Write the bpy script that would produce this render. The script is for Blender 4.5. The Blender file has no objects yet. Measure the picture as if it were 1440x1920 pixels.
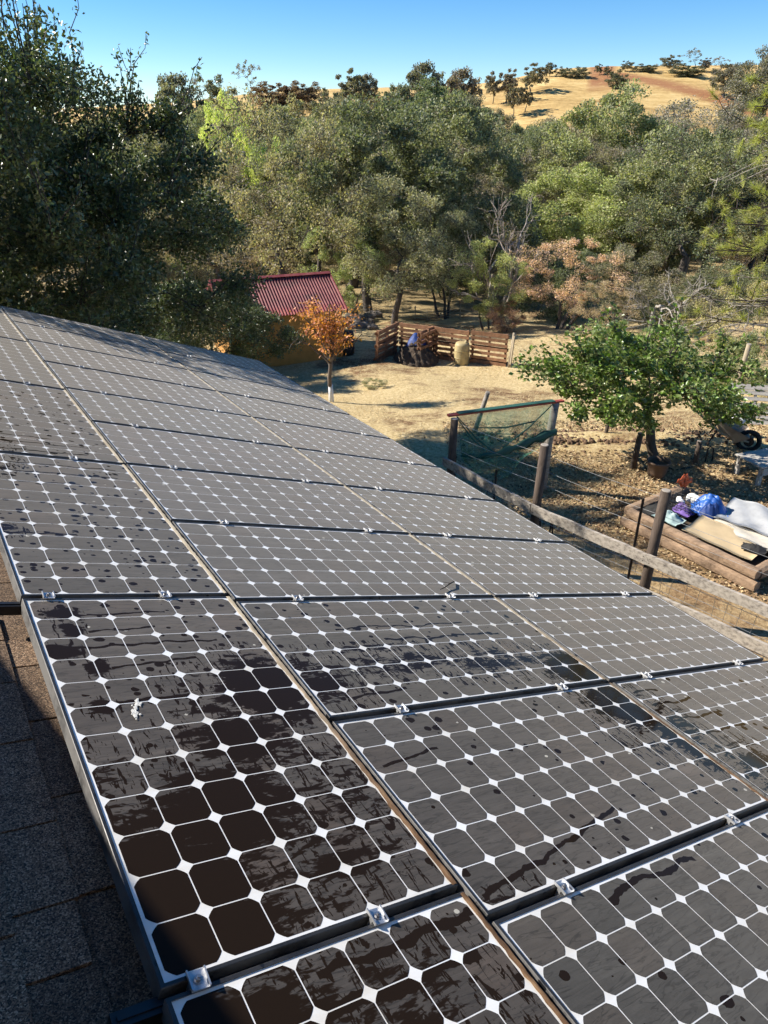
import bpy, bmesh, math, random
import numpy as np
from mathutils import Vector, Matrix

# ------------------------------------------------------------------ camera
sc = bpy.context.scene
COL = sc.collection
PITCH = math.radians(28.4348)
FPX = 1355.16
CAM = Vector((0.0, 0.0, 5.4))
cam_data = bpy.data.cameras.new('camera')
cam_data.sensor_fit = 'VERTICAL'
cam_data.sensor_height = 36.0
cam_data.lens = 36.0 * FPX / 1920.0
cam_data.clip_start = 0.05
cam_data.clip_end = 3000
cam = bpy.data.objects.new('camera', cam_data)
COL.objects.link(cam)
cam.location = CAM
cam.rotation_euler = (math.pi / 2 - PITCH, 0, 0)
sc.camera = cam
sc.render.resolution_x, sc.render.resolution_y = 768, 1024

# ------------------------------------------------------------------ light
SUN_EL = math.radians(38)
SUN_H = Vector((-0.978, 0.208, 0)).normalized()          # horizontal direction towards the sun
SUN_DIR = (SUN_H * math.cos(SUN_EL) + Vector((0, 0, math.sin(SUN_EL)))).normalized()
world = bpy.data.worlds.new('World')
sc.world = world
world.use_nodes = True
wn = world.node_tree
bg = wn.nodes['Background']
sky = wn.nodes.new('ShaderNodeTexSky')
sky.sky_type = 'NISHITA'
sky.sun_disc = False
sky.sun_elevation = SUN_EL
sky.sun_rotation = math.atan2(SUN_H.x, SUN_H.y)
sky.altitude = 1500
sky.air_density = 0.85
sky.dust_density = 0.0
sky.ozone_density = 3.0
hsv = wn.nodes.new('ShaderNodeHueSaturation')
hsv.inputs['Saturation'].default_value = 1.32
wn.links.new(sky.outputs[0], hsv.inputs['Color'])
wn.links.new(hsv.outputs[0], bg.inputs[0])
bg.inputs[1].default_value = 0.088
sl = bpy.data.lights.new('sun', 'SUN')
sl.energy = 5.0
sl.angle = math.radians(0.53)
sl.color = (1.0, 0.93, 0.82)
so = bpy.data.objects.new('sun', sl)
COL.objects.link(so)
so.rotation_euler = SUN_DIR.to_track_quat('Z', 'Y').to_euler()
sc.view_settings.view_transform = 'Standard'
sc.view_settings.look = 'None'
sc.view_settings.exposure = 0.92
sc.view_settings.gamma = 1.0
sc.cycles.use_adaptive_sampling = True
sc.cycles.adaptive_threshold = 0.03
sc.cycles.max_bounces = 5
sc.cycles.transparent_max_bounces = 12
sc.cycles.caustics_reflective = False
sc.cycles.caustics_refractive = False

R_ = random.Random(7)
NR = np.random.default_rng(11)

# ------------------------------------------------------------------ helpers: places
cP, sP = math.cos(PITCH), math.sin(PITCH)


def ray(x, y):
    a, b = (x - 720) / FPX, (y - 960) / FPX
    return Vector((a, cP - b * sP, -sP - b * cP))


def smooth(a, b, t):
    t = np.clip((t - a) / (b - a), 0, 1)
    return t * t * (3 - 2 * t)


CREST_X = [-400, 100, 340, 480, 600, 720, 880, 940, 1030, 1130, 1380, 1500, 1900]
CREST_Y = [215, 205, 192, 176, 168, 165, 160, 152, 131, 126, 124, 122, 130]
CREST_AZ = [(x - 720) * cP / FPX for x in CREST_X]
CREST_T = []
for y in CREST_Y:
    t_ = (960 - y) / FPX
    CREST_T.append((t_ * cP - sP) / (cP + t_ * sP))


def gz(X, Y):
    """height of the ground"""
    X = np.asarray(X, float)
    Y = np.asarray(Y, float)
    az = X / np.maximum(Y, 5)
    t = np.interp(az, CREST_AZ, CREST_T)
    Yc = 215 + 20 * np.tanh(az * 4)
    zc = CAM.z + t * Yc
    base = -1.0 * smooth(12, 21, Y) - 1.2 * smooth(22, 34, Y) - 1.3 * smooth(34, 60, Y)
    h = base + (zc - base) * smooth(0.40, 1.0, (Y / Yc)) ** 1.15
    h = h - 0.10 * np.maximum(Y - Yc, 0)
    h = h + 0.05 * np.sin(X * 1.3 + Y * .7) * smooth(13, 18, Y) + 0.5 * np.sin(X * .09 + 1) * np.sin(Y * .07) * smooth(60, 110, Y) * (1 - smooth(150, 200, Y))
    return h


def ground(x, y, dz=0.0):
    """the point of the ground seen at a place of the picture"""
    d = ray(x, y)
    s = 5.0
    for i in range(60):
        P = CAM + d * s
        g = float(gz(P.x, P.y)) + dz
        s += (P.z - g) / max(0.15, -d.z) * 0.7
    return CAM + d * s


def at_y(x, y, Y):
    d = ray(x, y)
    return CAM + d * (Y / d.y)


# ------------------------------------------------------------------ helpers: objects
def tag(o, label=None, cat=None, group=None, kind=None):
    if label: o['label'] = label
    if cat: o['category'] = cat
    if group: o['group'] = group
    if kind: o['kind'] = kind
    return o


def empty(name, loc=(0, 0, 0), rz=0.0, parent=None, matrix=None):
    o = bpy.data.objects.new(name, None)
    COL.objects.link(o)
    o.empty_display_size = 0.1
    if matrix is not None:
        o.matrix_world = matrix
    else:
        o.location = loc
        o.rotation_euler = (0, 0, rz)
    if parent: o.parent = parent
    return o


def link(name, mesh, parent=None, mat=None, loc=None):
    o = bpy.data.objects.new(name, mesh)
    COL.objects.link(o)
    if mat is not None and not mesh.materials:
        mesh.materials.append(mat)
    if parent: o.parent = parent
    if loc is not None: o.location = loc
    return o


def np_mesh(name, V, F, smooth_=False):
    """mesh from numpy arrays; F is an (n,k) array"""
    V = np.asarray(V, np.float32)
    F = np.asarray(F, np.int32)
    m = bpy.data.meshes.new(name)
    n, k = F.shape
    m.vertices.add(len(V))
    m.vertices.foreach_set('co', V.ravel())
    m.loops.add(n * k)
    m.loops.foreach_set('vertex_index', F.ravel())
    m.polygons.add(n)
    m.polygons.foreach_set('loop_start', np.arange(0, n * k, k, dtype=np.int32))
    m.update(calc_edges=True)
    m.validate()
    if smooth_:
        m.polygons.foreach_set('use_smooth', np.ones(len(m.polygons), bool))
    return m


class MB:
    """collects boxes, tubes and loose faces into one mesh"""

    def __init__(s):
        s.V, s.F = [], []

    def add(s, V, F):
        b = len(s.V)
        s.V += [tuple(v) for v in V]
        s.F += [tuple(i + b for i in f) for f in F]
        return s

    def box(s, c, size, M=None, jit=0.0):
        hx, hy, hz = size[0] / 2, size[1] / 2, size[2] / 2
        V = [Vector((x, y, z)) for x in (-hx, hx) for y in (-hy, hy) for z in (-hz, hz)]
        if jit: V = [v + Vector((R_.uniform(-jit, jit), R_.uniform(-jit, jit), R_.uniform(-jit, jit))) for v in V]
        if M is not None: V = [M @ v for v in V]
        V = [v + Vector(c) for v in V]
        return s.add(V, [(0, 1, 3, 2), (4, 6, 7, 5), (0, 4, 5, 1), (2, 3, 7, 6), (0, 2, 6, 4), (1, 5, 7, 3)])

    def bar(s, a, b, w, h, up=Vector((0, 0, 1)), jit=0.0):
        a, b = Vector(a), Vector(b)
        x = (b - a).normalized()
        y = up.cross(x).normalized()
        z = x.cross(y)
        M = Matrix((x, y, z)).transposed()
        return s.box((a + b) / 2, ((b - a).length, w, h), M, jit)

    def tube(s, pts, rad, n=8, cap=True):
        pts = [Vector(p) for p in pts]
        if not hasattr(rad, '__len__'): rad = [rad] * len(pts)
        b = len(s.V)
        ref = Vector((0.13, 0.21, 1)) if abs((pts[-1] - pts[0]).normalized().z) < .9 else Vector((1, .1, 0))
        for i, p in enumerate(pts):
            d = (pts[min(i + 1, len(pts) - 1)] - pts[max(i - 1, 0)]).normalized()
            x = d.cross(ref).normalized()
            y = d.cross(x)
            for j in range(n):
                a = 2 * math.pi * j / n
                s.V.append(tuple(p + (x * math.cos(a) + y * math.sin(a)) * rad[i]))
        for i in range(len(pts) - 1):
            for j in range(n):
                s.F.append((b + i * n + j, b + i * n + (j + 1) % n, b + (i + 1) * n + (j + 1) % n, b + (i + 1) * n + j))
        if cap:
            s.F.append(tuple(b + j for j in range(n))[::-1])
            s.F.append(tuple(b + (len(pts) - 1) * n + j for j in range(n)))
        return s

    def mesh(s, name, smooth_=False, bevel=0.0):
        m = bpy.data.meshes.new(name)
        m.from_pydata(s.V, [], s.F)
        if bevel:
            bm = bmesh.new()
            bm.from_mesh(m)
            bmesh.ops.bevel(bm, geom=bm.edges[:], offset=bevel, segments=1, affect='EDGES')
            bm.to_mesh(m)
            bm.free()
        if smooth_:
            m.polygons.foreach_set('use_smooth', np.ones(len(m.polygons), bool))
        m.update()
        return m

    def build(s, name, mat, parent=None, smooth_=False, bevel=0.0, loc=None):
        return link(name, s.mesh(name, smooth_, bevel), parent, mat, loc)


# ------------------------------------------------------------------ helpers: materials
class G:
    """tiny expression builder for shader nodes"""

    def __init__(s, nt):
        s.nt = nt

    def node(s, t, **kw):
        n = s.nt.nodes.new(t)
        for k, v in kw.items(): setattr(n, k, v)
        return n

    def put(s, sock, v):
        if isinstance(v, (int, float)):
            sock.default_value = v
        elif isinstance(v, (tuple, list)):
            sock.default_value = tuple(v) if len(v) == len(sock.default_value) else tuple(v) + (1,)
        else:
            s.nt.links.new(v, sock)

    def m(s, op, a, b=0.0, c=0.0, clamp=False):
        n = s.node('ShaderNodeMath', operation=op, use_clamp=clamp)
        s.put(n.inputs[0], a)
        s.put(n.inputs[1], b)
        s.put(n.inputs[2], c)
        return n.outputs[0]

    def ss(s, lo, hi, v):
        n = s.node('ShaderNodeMapRange', interpolation_type='SMOOTHSTEP')
        s.put(n.inputs['Value'], v)
        s.put(n.inputs['From Min'], lo)
        s.put(n.inputs['From Max'], hi)
        return n.outputs[0]

    def mr(s, v, lo, hi, a, b):
        n = s.node('ShaderNodeMapRange')
        for k, q in zip(('Value', 'From Min', 'From Max', 'To Min', 'To Max'), (v, lo, hi, a, b)): s.put(n.inputs[k], q)
        return n.outputs[0]

    def mix(s, f, a, b, bt='MIX'):
        n = s.node('ShaderNodeMix', data_type='RGBA', blend_type=bt)
        s.put(n.inputs['Factor'], f)
        s.put(n.inputs['A'], a)
        s.put(n.inputs['B'], b)
        return n.outputs['Result']

    def xyz(s, v):
        n = s.node('ShaderNodeSeparateXYZ')
        s.put(n.inputs[0], v)
        return n.outputs

    def vec(s, x, y, z):
        n = s.node('ShaderNodeCombineXYZ')
        for i, q in enumerate((x, y, z)): s.put(n.inputs[i], q)
        return n.outputs[0]

    def scale(s, v, sx, sy, sz, off=(0, 0, 0)):
        n = s.node('ShaderNodeMapping')
        s.put(n.inputs[0], v)
        n.inputs['Scale'].default_value = (sx, sy, sz)
        n.inputs['Location'].default_value = off
        return n.outputs[0]

    def noise(s, v, sc_=5.0, det=4.0, rough=.55, dist=0.0, col=False):
        n = s.node('ShaderNodeTexNoise')
        if v is not None: s.put(n.inputs['Vector'], v)
        n.inputs['Scale'].default_value = sc_
        n.inputs['Detail'].default_value = det
        n.inputs['Roughness'].default_value = rough
        n.inputs['Distortion'].default_value = dist
        return n.outputs[1 if col else 0]

    def voro(s, v, sc_=5.0, feature='F1', rnd=1.0):
        n = s.node('ShaderNodeTexVoronoi', feature=feature)
        s.put(n.inputs['Vector'], v)
        n.inputs['Scale'].default_value = sc_
        n.inputs['Randomness'].default_value = rnd
        return n

    def ramp(s, f, stops):
        n = s.node('ShaderNodeValToRGB')
        s.put(n.inputs[0], f)
        e = n.color_ramp.elements
        while len(e) < len(stops): e.new(.5)
        for q, (p, c) in zip(e, stops):
            q.position = p
            q.color = tuple(c) + (1,)
        return n.outputs[0]

    def bump(s, h, strength=.4, dist=.01):
        n = s.node('ShaderNodeBump')
        s.put(n.inputs['Height'], h)
        n.inputs['Strength'].default_value = strength
        n.inputs['Distance'].default_value = dist
        return n.outputs[0]


MATS = {}


def material(name):
    m = bpy.data.materials.new(name)
    m.use_nodes = True
    g = G(m.node_tree)
    g.bsdf = m.node_tree.nodes['Principled BSDF']
    g.out = m.node_tree.nodes['Material Output']
    MATS[name] = m
    return m, g


def tc(g, which='Object', ob=None):
    n = g.node('ShaderNodeTexCoord')
    if ob is not None: n.object = ob
    return n.outputs[which]


def worldpos(g):
    return g.node('ShaderNodeNewGeometry').outputs['Position']


def simple(name, col, rough=.7, metal=0.0, var=.25, scl=8.0, bump=.15, bdist=.004, spec=.5, col2=None, stretch=None, each=0.0):
    """a coloured surface with mottling and fine relief"""
    m, g = material(name)
    v = tc(g)
    if stretch: v = g.scale(v, *stretch)
    n1 = g.noise(v, scl, 6, .6)
    c2 = col2 if col2 else tuple(c * (1 - var) for c in col)
    c3 = tuple(min(1, c * (1 + var * .6)) for c in col)
    c = g.ramp(n1, [(.28, c2), (.52, col), (.74, c3)])
    if each: c = g.mix(1.0, c, g.mr(g.node('ShaderNodeObjectInfo').outputs['Random'], 0, 1, 1 - each, 1 + each), 'MULTIPLY')
    g.put(g.bsdf.inputs['Base Color'], c)
    g.put(g.bsdf.inputs['Roughness'], g.mr(n1, .3, .7, min(1, rough + .1), max(.05, rough - .1)))
    g.bsdf.inputs['Metallic'].default_value = metal
    g.bsdf.inputs['Specular IOR Level'].default_value = spec
    if bump:
        n2 = g.noise(v, scl * 4, 5, .65)
        g.put(g.bsdf.inputs['Normal'], g.bump(g.m('ADD', n1, n2), bump, bdist))
    return m


# ------------------------------------------------------------------ roof frame: u down the slope, v along the eave, n outwards
OW = Vector((-0.62213766, 2.48902926, 3.63354063))
UU = Vector((0.78767097, 0.50995595, -0.34571573))
VV = Vector((-0.54346648, 0.83943087, 0.0))
NN = Vector((0.29020446, 0.18788491, 0.93833929))
RM = Matrix(((UU.x, VV.x, NN.x, OW.x), (UU.y, VV.y, NN.y, OW.y), (UU.z, VV.z, NN.z, OW.z), (0, 0, 0, 1)))
array_frame = empty('array_frame', matrix=RM)
array_frame['kind'] = 'helper'


def onroof(u, v, n=0.0):
    return OW + UU * u + VV * v + NN * n


# ---- where each near panel is wet (metres on the roof): pools (cu, cv, ru, rv, strength), runs (u0, v0, u1, v1, half width), drops
WETNESS = {
    'left_bottom': dict(pools=[(-.72, -1.72, .30, .22, 1.0), (-.42, -1.78, .42, .26, .56)],
                        runs=[(-.5, -1.62, -.05, -1.60, .014), (-.62, -1.70, -.1, -1.70, .018)], drops=.5),
    'left_near': dict(pools=[(-.76, -1.40, .30, .36, 1.15), (-.50, -1.12, .26, .22, .95), (-.15, -.62, .22, .24, .95), (-.34, -.84, .24, .20, .80), (-.34, -1.36, .40, .24, .53),
                             (-.12, -1.12, .26, .38, .50), (-.74, -.92, .20, .18, .42), (-.36, -.56, .22, .16, .40),
                             (-.70, -.08, .07, .045, 1.0), (-.69, -.19, .05, .06, 1.0), (-.76, -.32, .08, .05, 1.0), (-.66, -.42, .05, .06, .9), (-.70, -.63, .05, .05, .9)],
                      runs=[(-.62, -.092, -.33, -.075, .006), (-.64, -.20, -.40, -.185, .006), (-.70, -.30, -.20, -.285, .007), (-.62, -.425, -.32, -.40, .007), (-.70, -.62, -.42, -.60, .010)], drops=.8),
    'left_second': dict(pools=[(-.80, 1.45, .26, .24, .46), (-.80, .62, .14, .08, .5)],
                        runs=[(-.78, 1.36, -.12, 1.37, .007), (-.72, 1.48, -.10, 1.50, .006), (-.7, 1.22, -.35, 1.22, .005), (-.82, .60, -.50, .60, .008)], drops=.9),
    'left_third': dict(pools=[(-.80, 1.75, .28, .14, .5)], runs=[(-.8, 1.70, -.2, 1.71, .007), (-.8, 1.84, -.15, 1.85, .007), (-.75, 1.95, -.35, 1.95, .006)], drops=.5),
    'mid_bottom': dict(pools=[], runs=[(.40, -1.73, .53, -1.69, .012), (.53, -1.69, .87, -1.706, .011), (1.0, -2.1, 1.4, -2.05, .012)], drops=.13),
    'mid_near': dict(pools=[(1.46, -.98, .22, .22, 1.05), (1.54, -1.26, .12, .22, .85), (1.34, -1.12, .24, .28, .40), (.06, -1.60, .30, .05, .5)],
                     runs=[(.03, -1.575, .34, -1.535, .011), (.34, -1.535, .78, -1.441, .009), (.05, -1.060, .31, -1.030, .008)], drops=.30),
    'mid_second': dict(pools=[(.04, -.60, .24, .22, .66), (1.48, -.70, .26, .17, 1.0), (.52, -.54, .46, .13, .57), (1.00, -.58, .50, .16, .55), (.42, -.41, .45, .06, .45)],
                       runs=[(.35, -.26, 1.1, -.25, .006), (.55, -.36, 1.25, -.36, .008), (.15, -.72, .42, -.70, .008)], drops=.5),
    'right_near': dict(pools=[(1.63, -1.15, .16, .28, .60), (1.78, -1.46, .26, .20, .60)],
                       runs=[(1.62, -.92, 1.80, -.92, .008), (1.64, -1.02, 1.98, -1.02, .009), (1.7, -1.13, 2.05, -1.14, .008), (1.7, -1.24, 2.1, -1.24, .008), (1.7, -1.36, 2.0, -1.36, .008)], drops=.3),
    'dry': dict(pools=[], runs=[], drops=0),
}


def wet_mask(g, P, spec):
    """1 where the glass is wet"""
    if not (spec['pools'] or spec['runs'] or spec['drops']): return None, None
    u, v, _ = g.xyz(P)
    w2 = g.noise(g.scale(P, 14, 46, 1), 1.0, 3, .62, 1.2)
    tot = None
    parts = []
    if spec['pools']:
        w1 = g.noise(g.scale(P, 4.2, 13, 1), 1.6, 4, .66, .8)
        wob = g.m('SUBTRACT', g.m('ADD', g.m('MULTIPLY', w1, .6), g.m('MULTIPLY', w2, .4)), .5)
        for (cu, cv, ru, rv, st) in spec['pools']:
            du = g.m('MULTIPLY_ADD', u, 1 / ru, -cu / ru)
            dv = g.m('MULTIPLY_ADD', v, 1 / rv, -cv / rv)
            d2 = g.m('MULTIPLY_ADD', du, du, g.m('MULTIPLY', dv, dv))
            f = g.m('MULTIPLY', g.m('POWER', 2.718, g.m('MULTIPLY', d2, -1.0)), st)
            tot = f if tot is None else g.m('MAXIMUM', tot, f)
        parts.append(g.ss(.43, .55, g.m('MULTIPLY_ADD', wob, 2.1, tot)))
        st = g.noise(g.scale(P, 60, 13, 1), 1.0, 3, .65, .8)
        near = g.m('MULTIPLY', g.ss(.12, .30, tot), g.ss(.72, .45, tot))
        parts.append(g.m('MULTIPLY', g.m('GREATER_THAN', st, .575), g.m('GREATER_THAN', near, .25)))
    if spec['runs']:
        wl = g.m('MULTIPLY', g.m('SUBTRACT', g.noise(g.scale(P, 6, 1.5, 1), 1.0, 2, .6), .5), .07)
        ww = g.noise(g.scale(P, 22, 9, 1), 1.0, 2, .6)
        for (u0, v0, u1, v1, hw) in spec['runs']:
            sl_ = (v1 - v0) / (u1 - u0)
            d = g.m('ABSOLUTE', g.m('SUBTRACT', g.m('SUBTRACT', v, g.m('MULTIPLY_ADD', u, sl_, v0 - sl_ * u0)), wl))
            k = g.m('LESS_THAN', d, g.m('MULTIPLY', ww, hw * 1.7))
            h = g.m('LESS_THAN', g.m('ABSOLUTE', g.m('SUBTRACT', u, (u0 + u1) / 2)), (u1 - u0) / 2)
            parts.append(g.m('MULTIPLY', k, h))
    if spec['drops']:
        for (su, sv, mul, seed) in ((26, 30, .48, 0), (13, 18, .30, 5)):
            vo = g.voro(g.scale(P, su, sv, 1, (seed, seed * 2, 0)), 1.0)
            cc = g.xyz(vo.outputs['Color'])
            rr = g.m('MULTIPLY', g.m('POWER', cc[0], 3.0), mul)
            rr = g.m('MULTIPLY', rr, g.m('LESS_THAN', cc[1], spec['drops']))
            parts.append(g.m('LESS_THAN', g.m('MULTIPLY_ADD', w2, .25, g.m('SUBTRACT', vo.outputs['Distance'], .125)), rr))
    wet = parts[0]
    for q in parts[1:]: wet = g.m('MAXIMUM', wet, q)
    return wet, w2


def cell_material(name, spec):
    m, g = material('cell_' + name)
    P = tc(g, 'Object', array_frame)
    wet, w2 = wet_mask(g, P, spec)
    # dust: fine dried runs down the slope, broad patches, grain
    f1 = g.noise(g.scale(P, 9, 70, 1), 1.0, 3, .6, 1.0)
    f3 = g.noise(g.scale(P, 1.2, 16, 1, (3, 1, 0)), 1.0, 3, .55)
    f4 = g.noise(P, 260, 1, .6)
    dust = g.m('ADD', g.m('MULTIPLY_ADD', g.ss(.38, .62, f1), .24, .22), g.m('ADD', g.m('MULTIPLY', g.ss(.50, .70, f3), .36), g.m('MULTIPLY', f4, .36)), clamp=True)
    crack = g.ss(.030, .004, g.m('ABSOLUTE', g.m('SUBTRACT', g.noise(g.scale(P, 5, 30, 1, (1, 5, 0)), 1.0, 3, .6, .6), .5)))
    dust = g.m('SUBTRACT', dust, g.m('MULTIPLY', crack, .42), clamp=True)
    info = g.node('ShaderNodeObjectInfo')
    dry = g.mix(dust, (.016, .0145, .0135), (.076, .069, .062))
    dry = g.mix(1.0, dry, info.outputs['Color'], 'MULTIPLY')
    vs = g.voro(g.scale(P, 8, 11, 1, (7, 3, 0)), 1.0)
    sp = g.m('LESS_THAN', g.m('MULTIPLY_ADD', f1, .10, vs.outputs['Distance']), g.m('MULTIPLY', g.m('POWER', g.xyz(vs.outputs['Color'])[2], 7.0), .135))
    dry = g.mix(g.m('MULTIPLY', sp, .8), dry, (.5, .48, .42))
    b = g.bsdf
    b.inputs['IOR'].default_value = 1.45
    b.inputs['Sheen Roughness'].default_value = .45
    g.put(b.inputs['Sheen Tint'], (.95, .88, .78))
    if wet is None:
        g.put(b.inputs['Base Color'], dry)
        b.inputs['Roughness'].default_value = .44
        b.inputs['Specular IOR Level'].default_value = .38
        b.inputs['Sheen Weight'].default_value = .30
    else:
        g.put(b.inputs['Base Color'], g.mix(wet, dry, (.0165, .0105, .0065)))
        g.put(b.inputs['Roughness'], g.mr(wet, 0, 1, .44, .06))
        g.put(b.inputs['Specular IOR Level'], g.mr(wet, 0, 1, .30, .09))
        g.put(b.inputs['Sheen Weight'], g.mr(wet, 0, 1, .26, 0))
    return m


for k_, s_ in WETNESS.items(): cell_material(k_, s_)


def build_panel_mats():
    # white back sheet between the cells
    m, g = material('back_sheet')
    P = tc(g, 'Object', array_frame)
    col = g.mix(g.ss(.3, .75, g.noise(g.scale(P, 3, 12, 1), 1.0, 4, .6)), (.80, .81, .82), (.66, .63, .57))
    g.put(g.bsdf.inputs['Base Color'], col)
    g.bsdf.inputs['Roughness'].default_value = .35
    # black anodised frame under dust
    m, g = material('panel_frame')
    P = tc(g, 'Object', array_frame)
    n1 = g.noise(P, 9, 6, .65)
    n2 = g.noise(P, 140, 3, .6)
    nrm = g.xyz(g.node('ShaderNodeNewGeometry').outputs['Normal'])
    vo = g.voro(g.scale(P, 40, 22, 40), 1.0)
    spot = g.m('LESS_THAN', vo.outputs['Distance'], g.m('MULTIPLY', g.m('POWER', g.xyz(vo.outputs['Color'])[0], 4.0), .35))
    dustf = g.m('MULTIPLY', g.ss(.30, .60, g.m('MULTIPLY_ADD', n2, .3, g.m('MULTIPLY', n1, .75))), g.m('SUBTRACT', 1.0, spot))
    dt = g.node('ShaderNodeVectorMath', operation='DOT_PRODUCT')
    g.put(dt.inputs[0], g.node('ShaderNodeNewGeometry').outputs['Normal'])
    dt.inputs[1].default_value = tuple(NN)
    side = g.ss(.9, .4, dt.outputs['Value'])
    dustf = g.m('MULTIPLY', dustf, g.m('MULTIPLY_ADD', side, .8, .2))
    col = g.mix(dustf, (.014, .014, .015), (.15, .145, .14))
    g.put(g.bsdf.inputs['Base Color'], col)
    g.put(g.bsdf.inputs['Roughness'], g.mr(dustf, 0, 1, .35, .75))
    g.bsdf.inputs['Metallic'].default_value = .3
    # silt left along the lower edge of the glass
    m, g = material('silt')
    P = tc(g, 'Object', array_frame)
    n1 = g.noise(g.scale(P, 30, 9, 1), 1.0, 6, .65)
    wetv = g.ss(.55, -.9, g.m('ADD', g.xyz(P)[1], g.m('MULTIPLY', g.noise(P, 4, 3), .9)))
    a = g.ramp(n1, [(.3, (.36, .29, .19)), (.55, (.52, .44, .31)), (.75, (.62, .55, .43))])
    b = g.ramp(n1, [(.3, (.035, .018, .008)), (.5, (.16, .085, .035)), (.75, (.36, .22, .11))])
    g.put(g.bsdf.inputs['Base Color'], g.mix(wetv, a, b))
    g.put(g.bsdf.inputs['Roughness'], g.mr(wetv, 0, 1, .95, .6))
    g.put(g.bsdf.inputs['Normal'], g.bump(n1, .5, .004))


build_panel_mats()
simple('aluminium', (.50, .51, .53), .52, .9, .25, 60, .1, .0006)
simple('steel_bolt', (.42, .42, .43), .35, .9, .3, 80, .1, .0005)
simple('rail_black', (.020, .020, .022), .45, .3, .4, 20, .05, .001)
simple('dropping', (.70, .69, .64), .9, 0, .35, 60, .6, .004)
simple('twig_bark', (.022, .017, .012), .9, 0, .4, 40, .4, .002)

# ================================================================== SETTING: ground
def build_ground():
    ys = np.concatenate([np.linspace(-30, 4, 12), np.linspace(5, 32, 110), np.linspace(33, 130, 80), np.linspace(132, 260, 70), np.linspace(266, 900, 20)])
    a = np.concatenate([np.linspace(-1.6, -.62, 14), np.linspace(-.6, .72, 150), np.linspace(.75, 1.7, 14)])
    Y, A = np.meshgrid(ys, a, indexing='ij')
    X = A * (Y + 45)
    Z = gz(X, Y)
    nz = (np.sin(X * 5.1 + Y * 3.3) * np.sin(Y * 6.1 - X * 2.2) + np.sin(X * 2.3 - Y * 1.7)) * .012
    bed = np.exp(-(((X - 4.6) / 2.0) ** 2 + ((Y - 12.9) / .45) ** 2))          # dug row
    Z = Z + nz * smooth(7, 10, Y) + .12 * bed * (1 + .6 * np.sin(X * 13) * np.sin(Y * 17))
    n, k = Y.shape
    idx = np.arange(n * k).reshape(n, k)
    F = np.stack([idx[:-1, :-1], idx[:-1, 1:], idx[1:, 1:], idx[1:, :-1]], -1).reshape(-1, 4)
    me = np_mesh('ground', np.stack([X, Y, Z], -1).reshape(-1, 3), F[:, ::-1], True)
    m, g = material('dry_ground')
    P = worldpos(g)
    x, y, z = g.xyz(P)
    big = g.noise(P, .32, 4, .6, .4)
    mid = g.noise(P, 1.6, 5, .65, .5)
    fine = g.noise(P, 14, 5, .7)
    vfine = g.noise(P, 70, 3, .7)
    straw = g.ramp(fine, [(.30, (.32, .215, .095)), (.48, (.56, .43, .22)), (.66, (.70, .58, .35))])
    soil = g.ramp(fine, [(.30, (.075, .040, .022)), (.50, (.20, .115, .060)), (.72, (.32, .20, .11))])
    mulch = g.ramp(g.m('ADD', g.m('MULTIPLY', fine, .5), g.m('MULTIPLY', vfine, .5)), [(.34, (.070, .044, .024)), (.50, (.32, .205, .105)), (.66, (.60, .45, .25))])
    gar = g.m('MULTIPLY', g.ss(13.6, 12.4, g.m('ADD', y, g.m('MULTIPLY', mid, 1.4))), g.ss(.6, 2.2, x))      # garden end
    f_soil = g.m('MAXIMUM', g.ss(.50, .63, g.m('ADD', g.m('MULTIPLY', big, .6), g.m('MULTIPLY', mid, .42))), 0.0)
    c = g.mix(f_soil, straw, soil)
    c = g.mix(g.m('MULTIPLY', gar, .7), c, mulch)
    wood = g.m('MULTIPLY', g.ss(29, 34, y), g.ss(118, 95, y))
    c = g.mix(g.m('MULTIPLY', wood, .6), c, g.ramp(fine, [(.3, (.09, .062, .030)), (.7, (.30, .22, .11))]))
    hill = g.ss(100, 130, y)
    hn = g.noise(g.scale(P, .09, .30, .3), 1.0, 6, .62, .5)
    hn2 = g.noise(P, .9, 4, .7)
    gold = g.ramp(g.m('ADD', g.m('MULTIPLY', hn, .7), g.m('MULTIPLY', hn2, .3)), [(.34, (.27, .165, .060)), (.50, (.54, .37, .15)), (.64, (.68, .51, .24))])
    red = (.29, .120, .060)
    az = g.m('DIVIDE', x, g.m('MAXIMUM', y, 1.0))
    t1 = g.m('ABSOLUTE', g.m('SUBTRACT', y, g.m('MULTIPLY_ADD', az, -190.0, 252.0)))                         # graded track across the hilltop
    track = g.m('MULTIPLY', g.ss(11, 5, g.m('ADD', t1, g.m('MULTIPLY', hn2, 7))), g.ss(.255, .285, az))
    t2 = g.m('MULTIPLY', g.ss(.020, .010, g.m('ABSOLUTE', g.m('SUBTRACT', az, g.m('MULTIPLY_ADD', hn2, .012, .252)))), g.ss(176, 190, y))
    redf = g.m('MULTIPLY', g.m('MAXIMUM', track, t2), g.ss(.25, .5, hn2))
    gold = g.mix(g.m('MULTIPLY', redf, .85), gold, red)
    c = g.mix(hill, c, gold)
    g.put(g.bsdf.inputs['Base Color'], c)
    g.bsdf.inputs['Roughness'].default_value = .95
    g.bsdf.inputs['Specular IOR Level'].default_value = .15
    g.put(g.bsdf.inputs['Normal'], g.bump(g.m('ADD', g.m('MULTIPLY', fine, .8), g.m('MULTIPLY', vfine, .5)), .8, .05))
    o = link('ground', me, mat=m)
    tag(o, kind='structure')
    o['label'] = 'dry straw and bare earth yard running up to golden hill'


build_ground()

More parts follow.
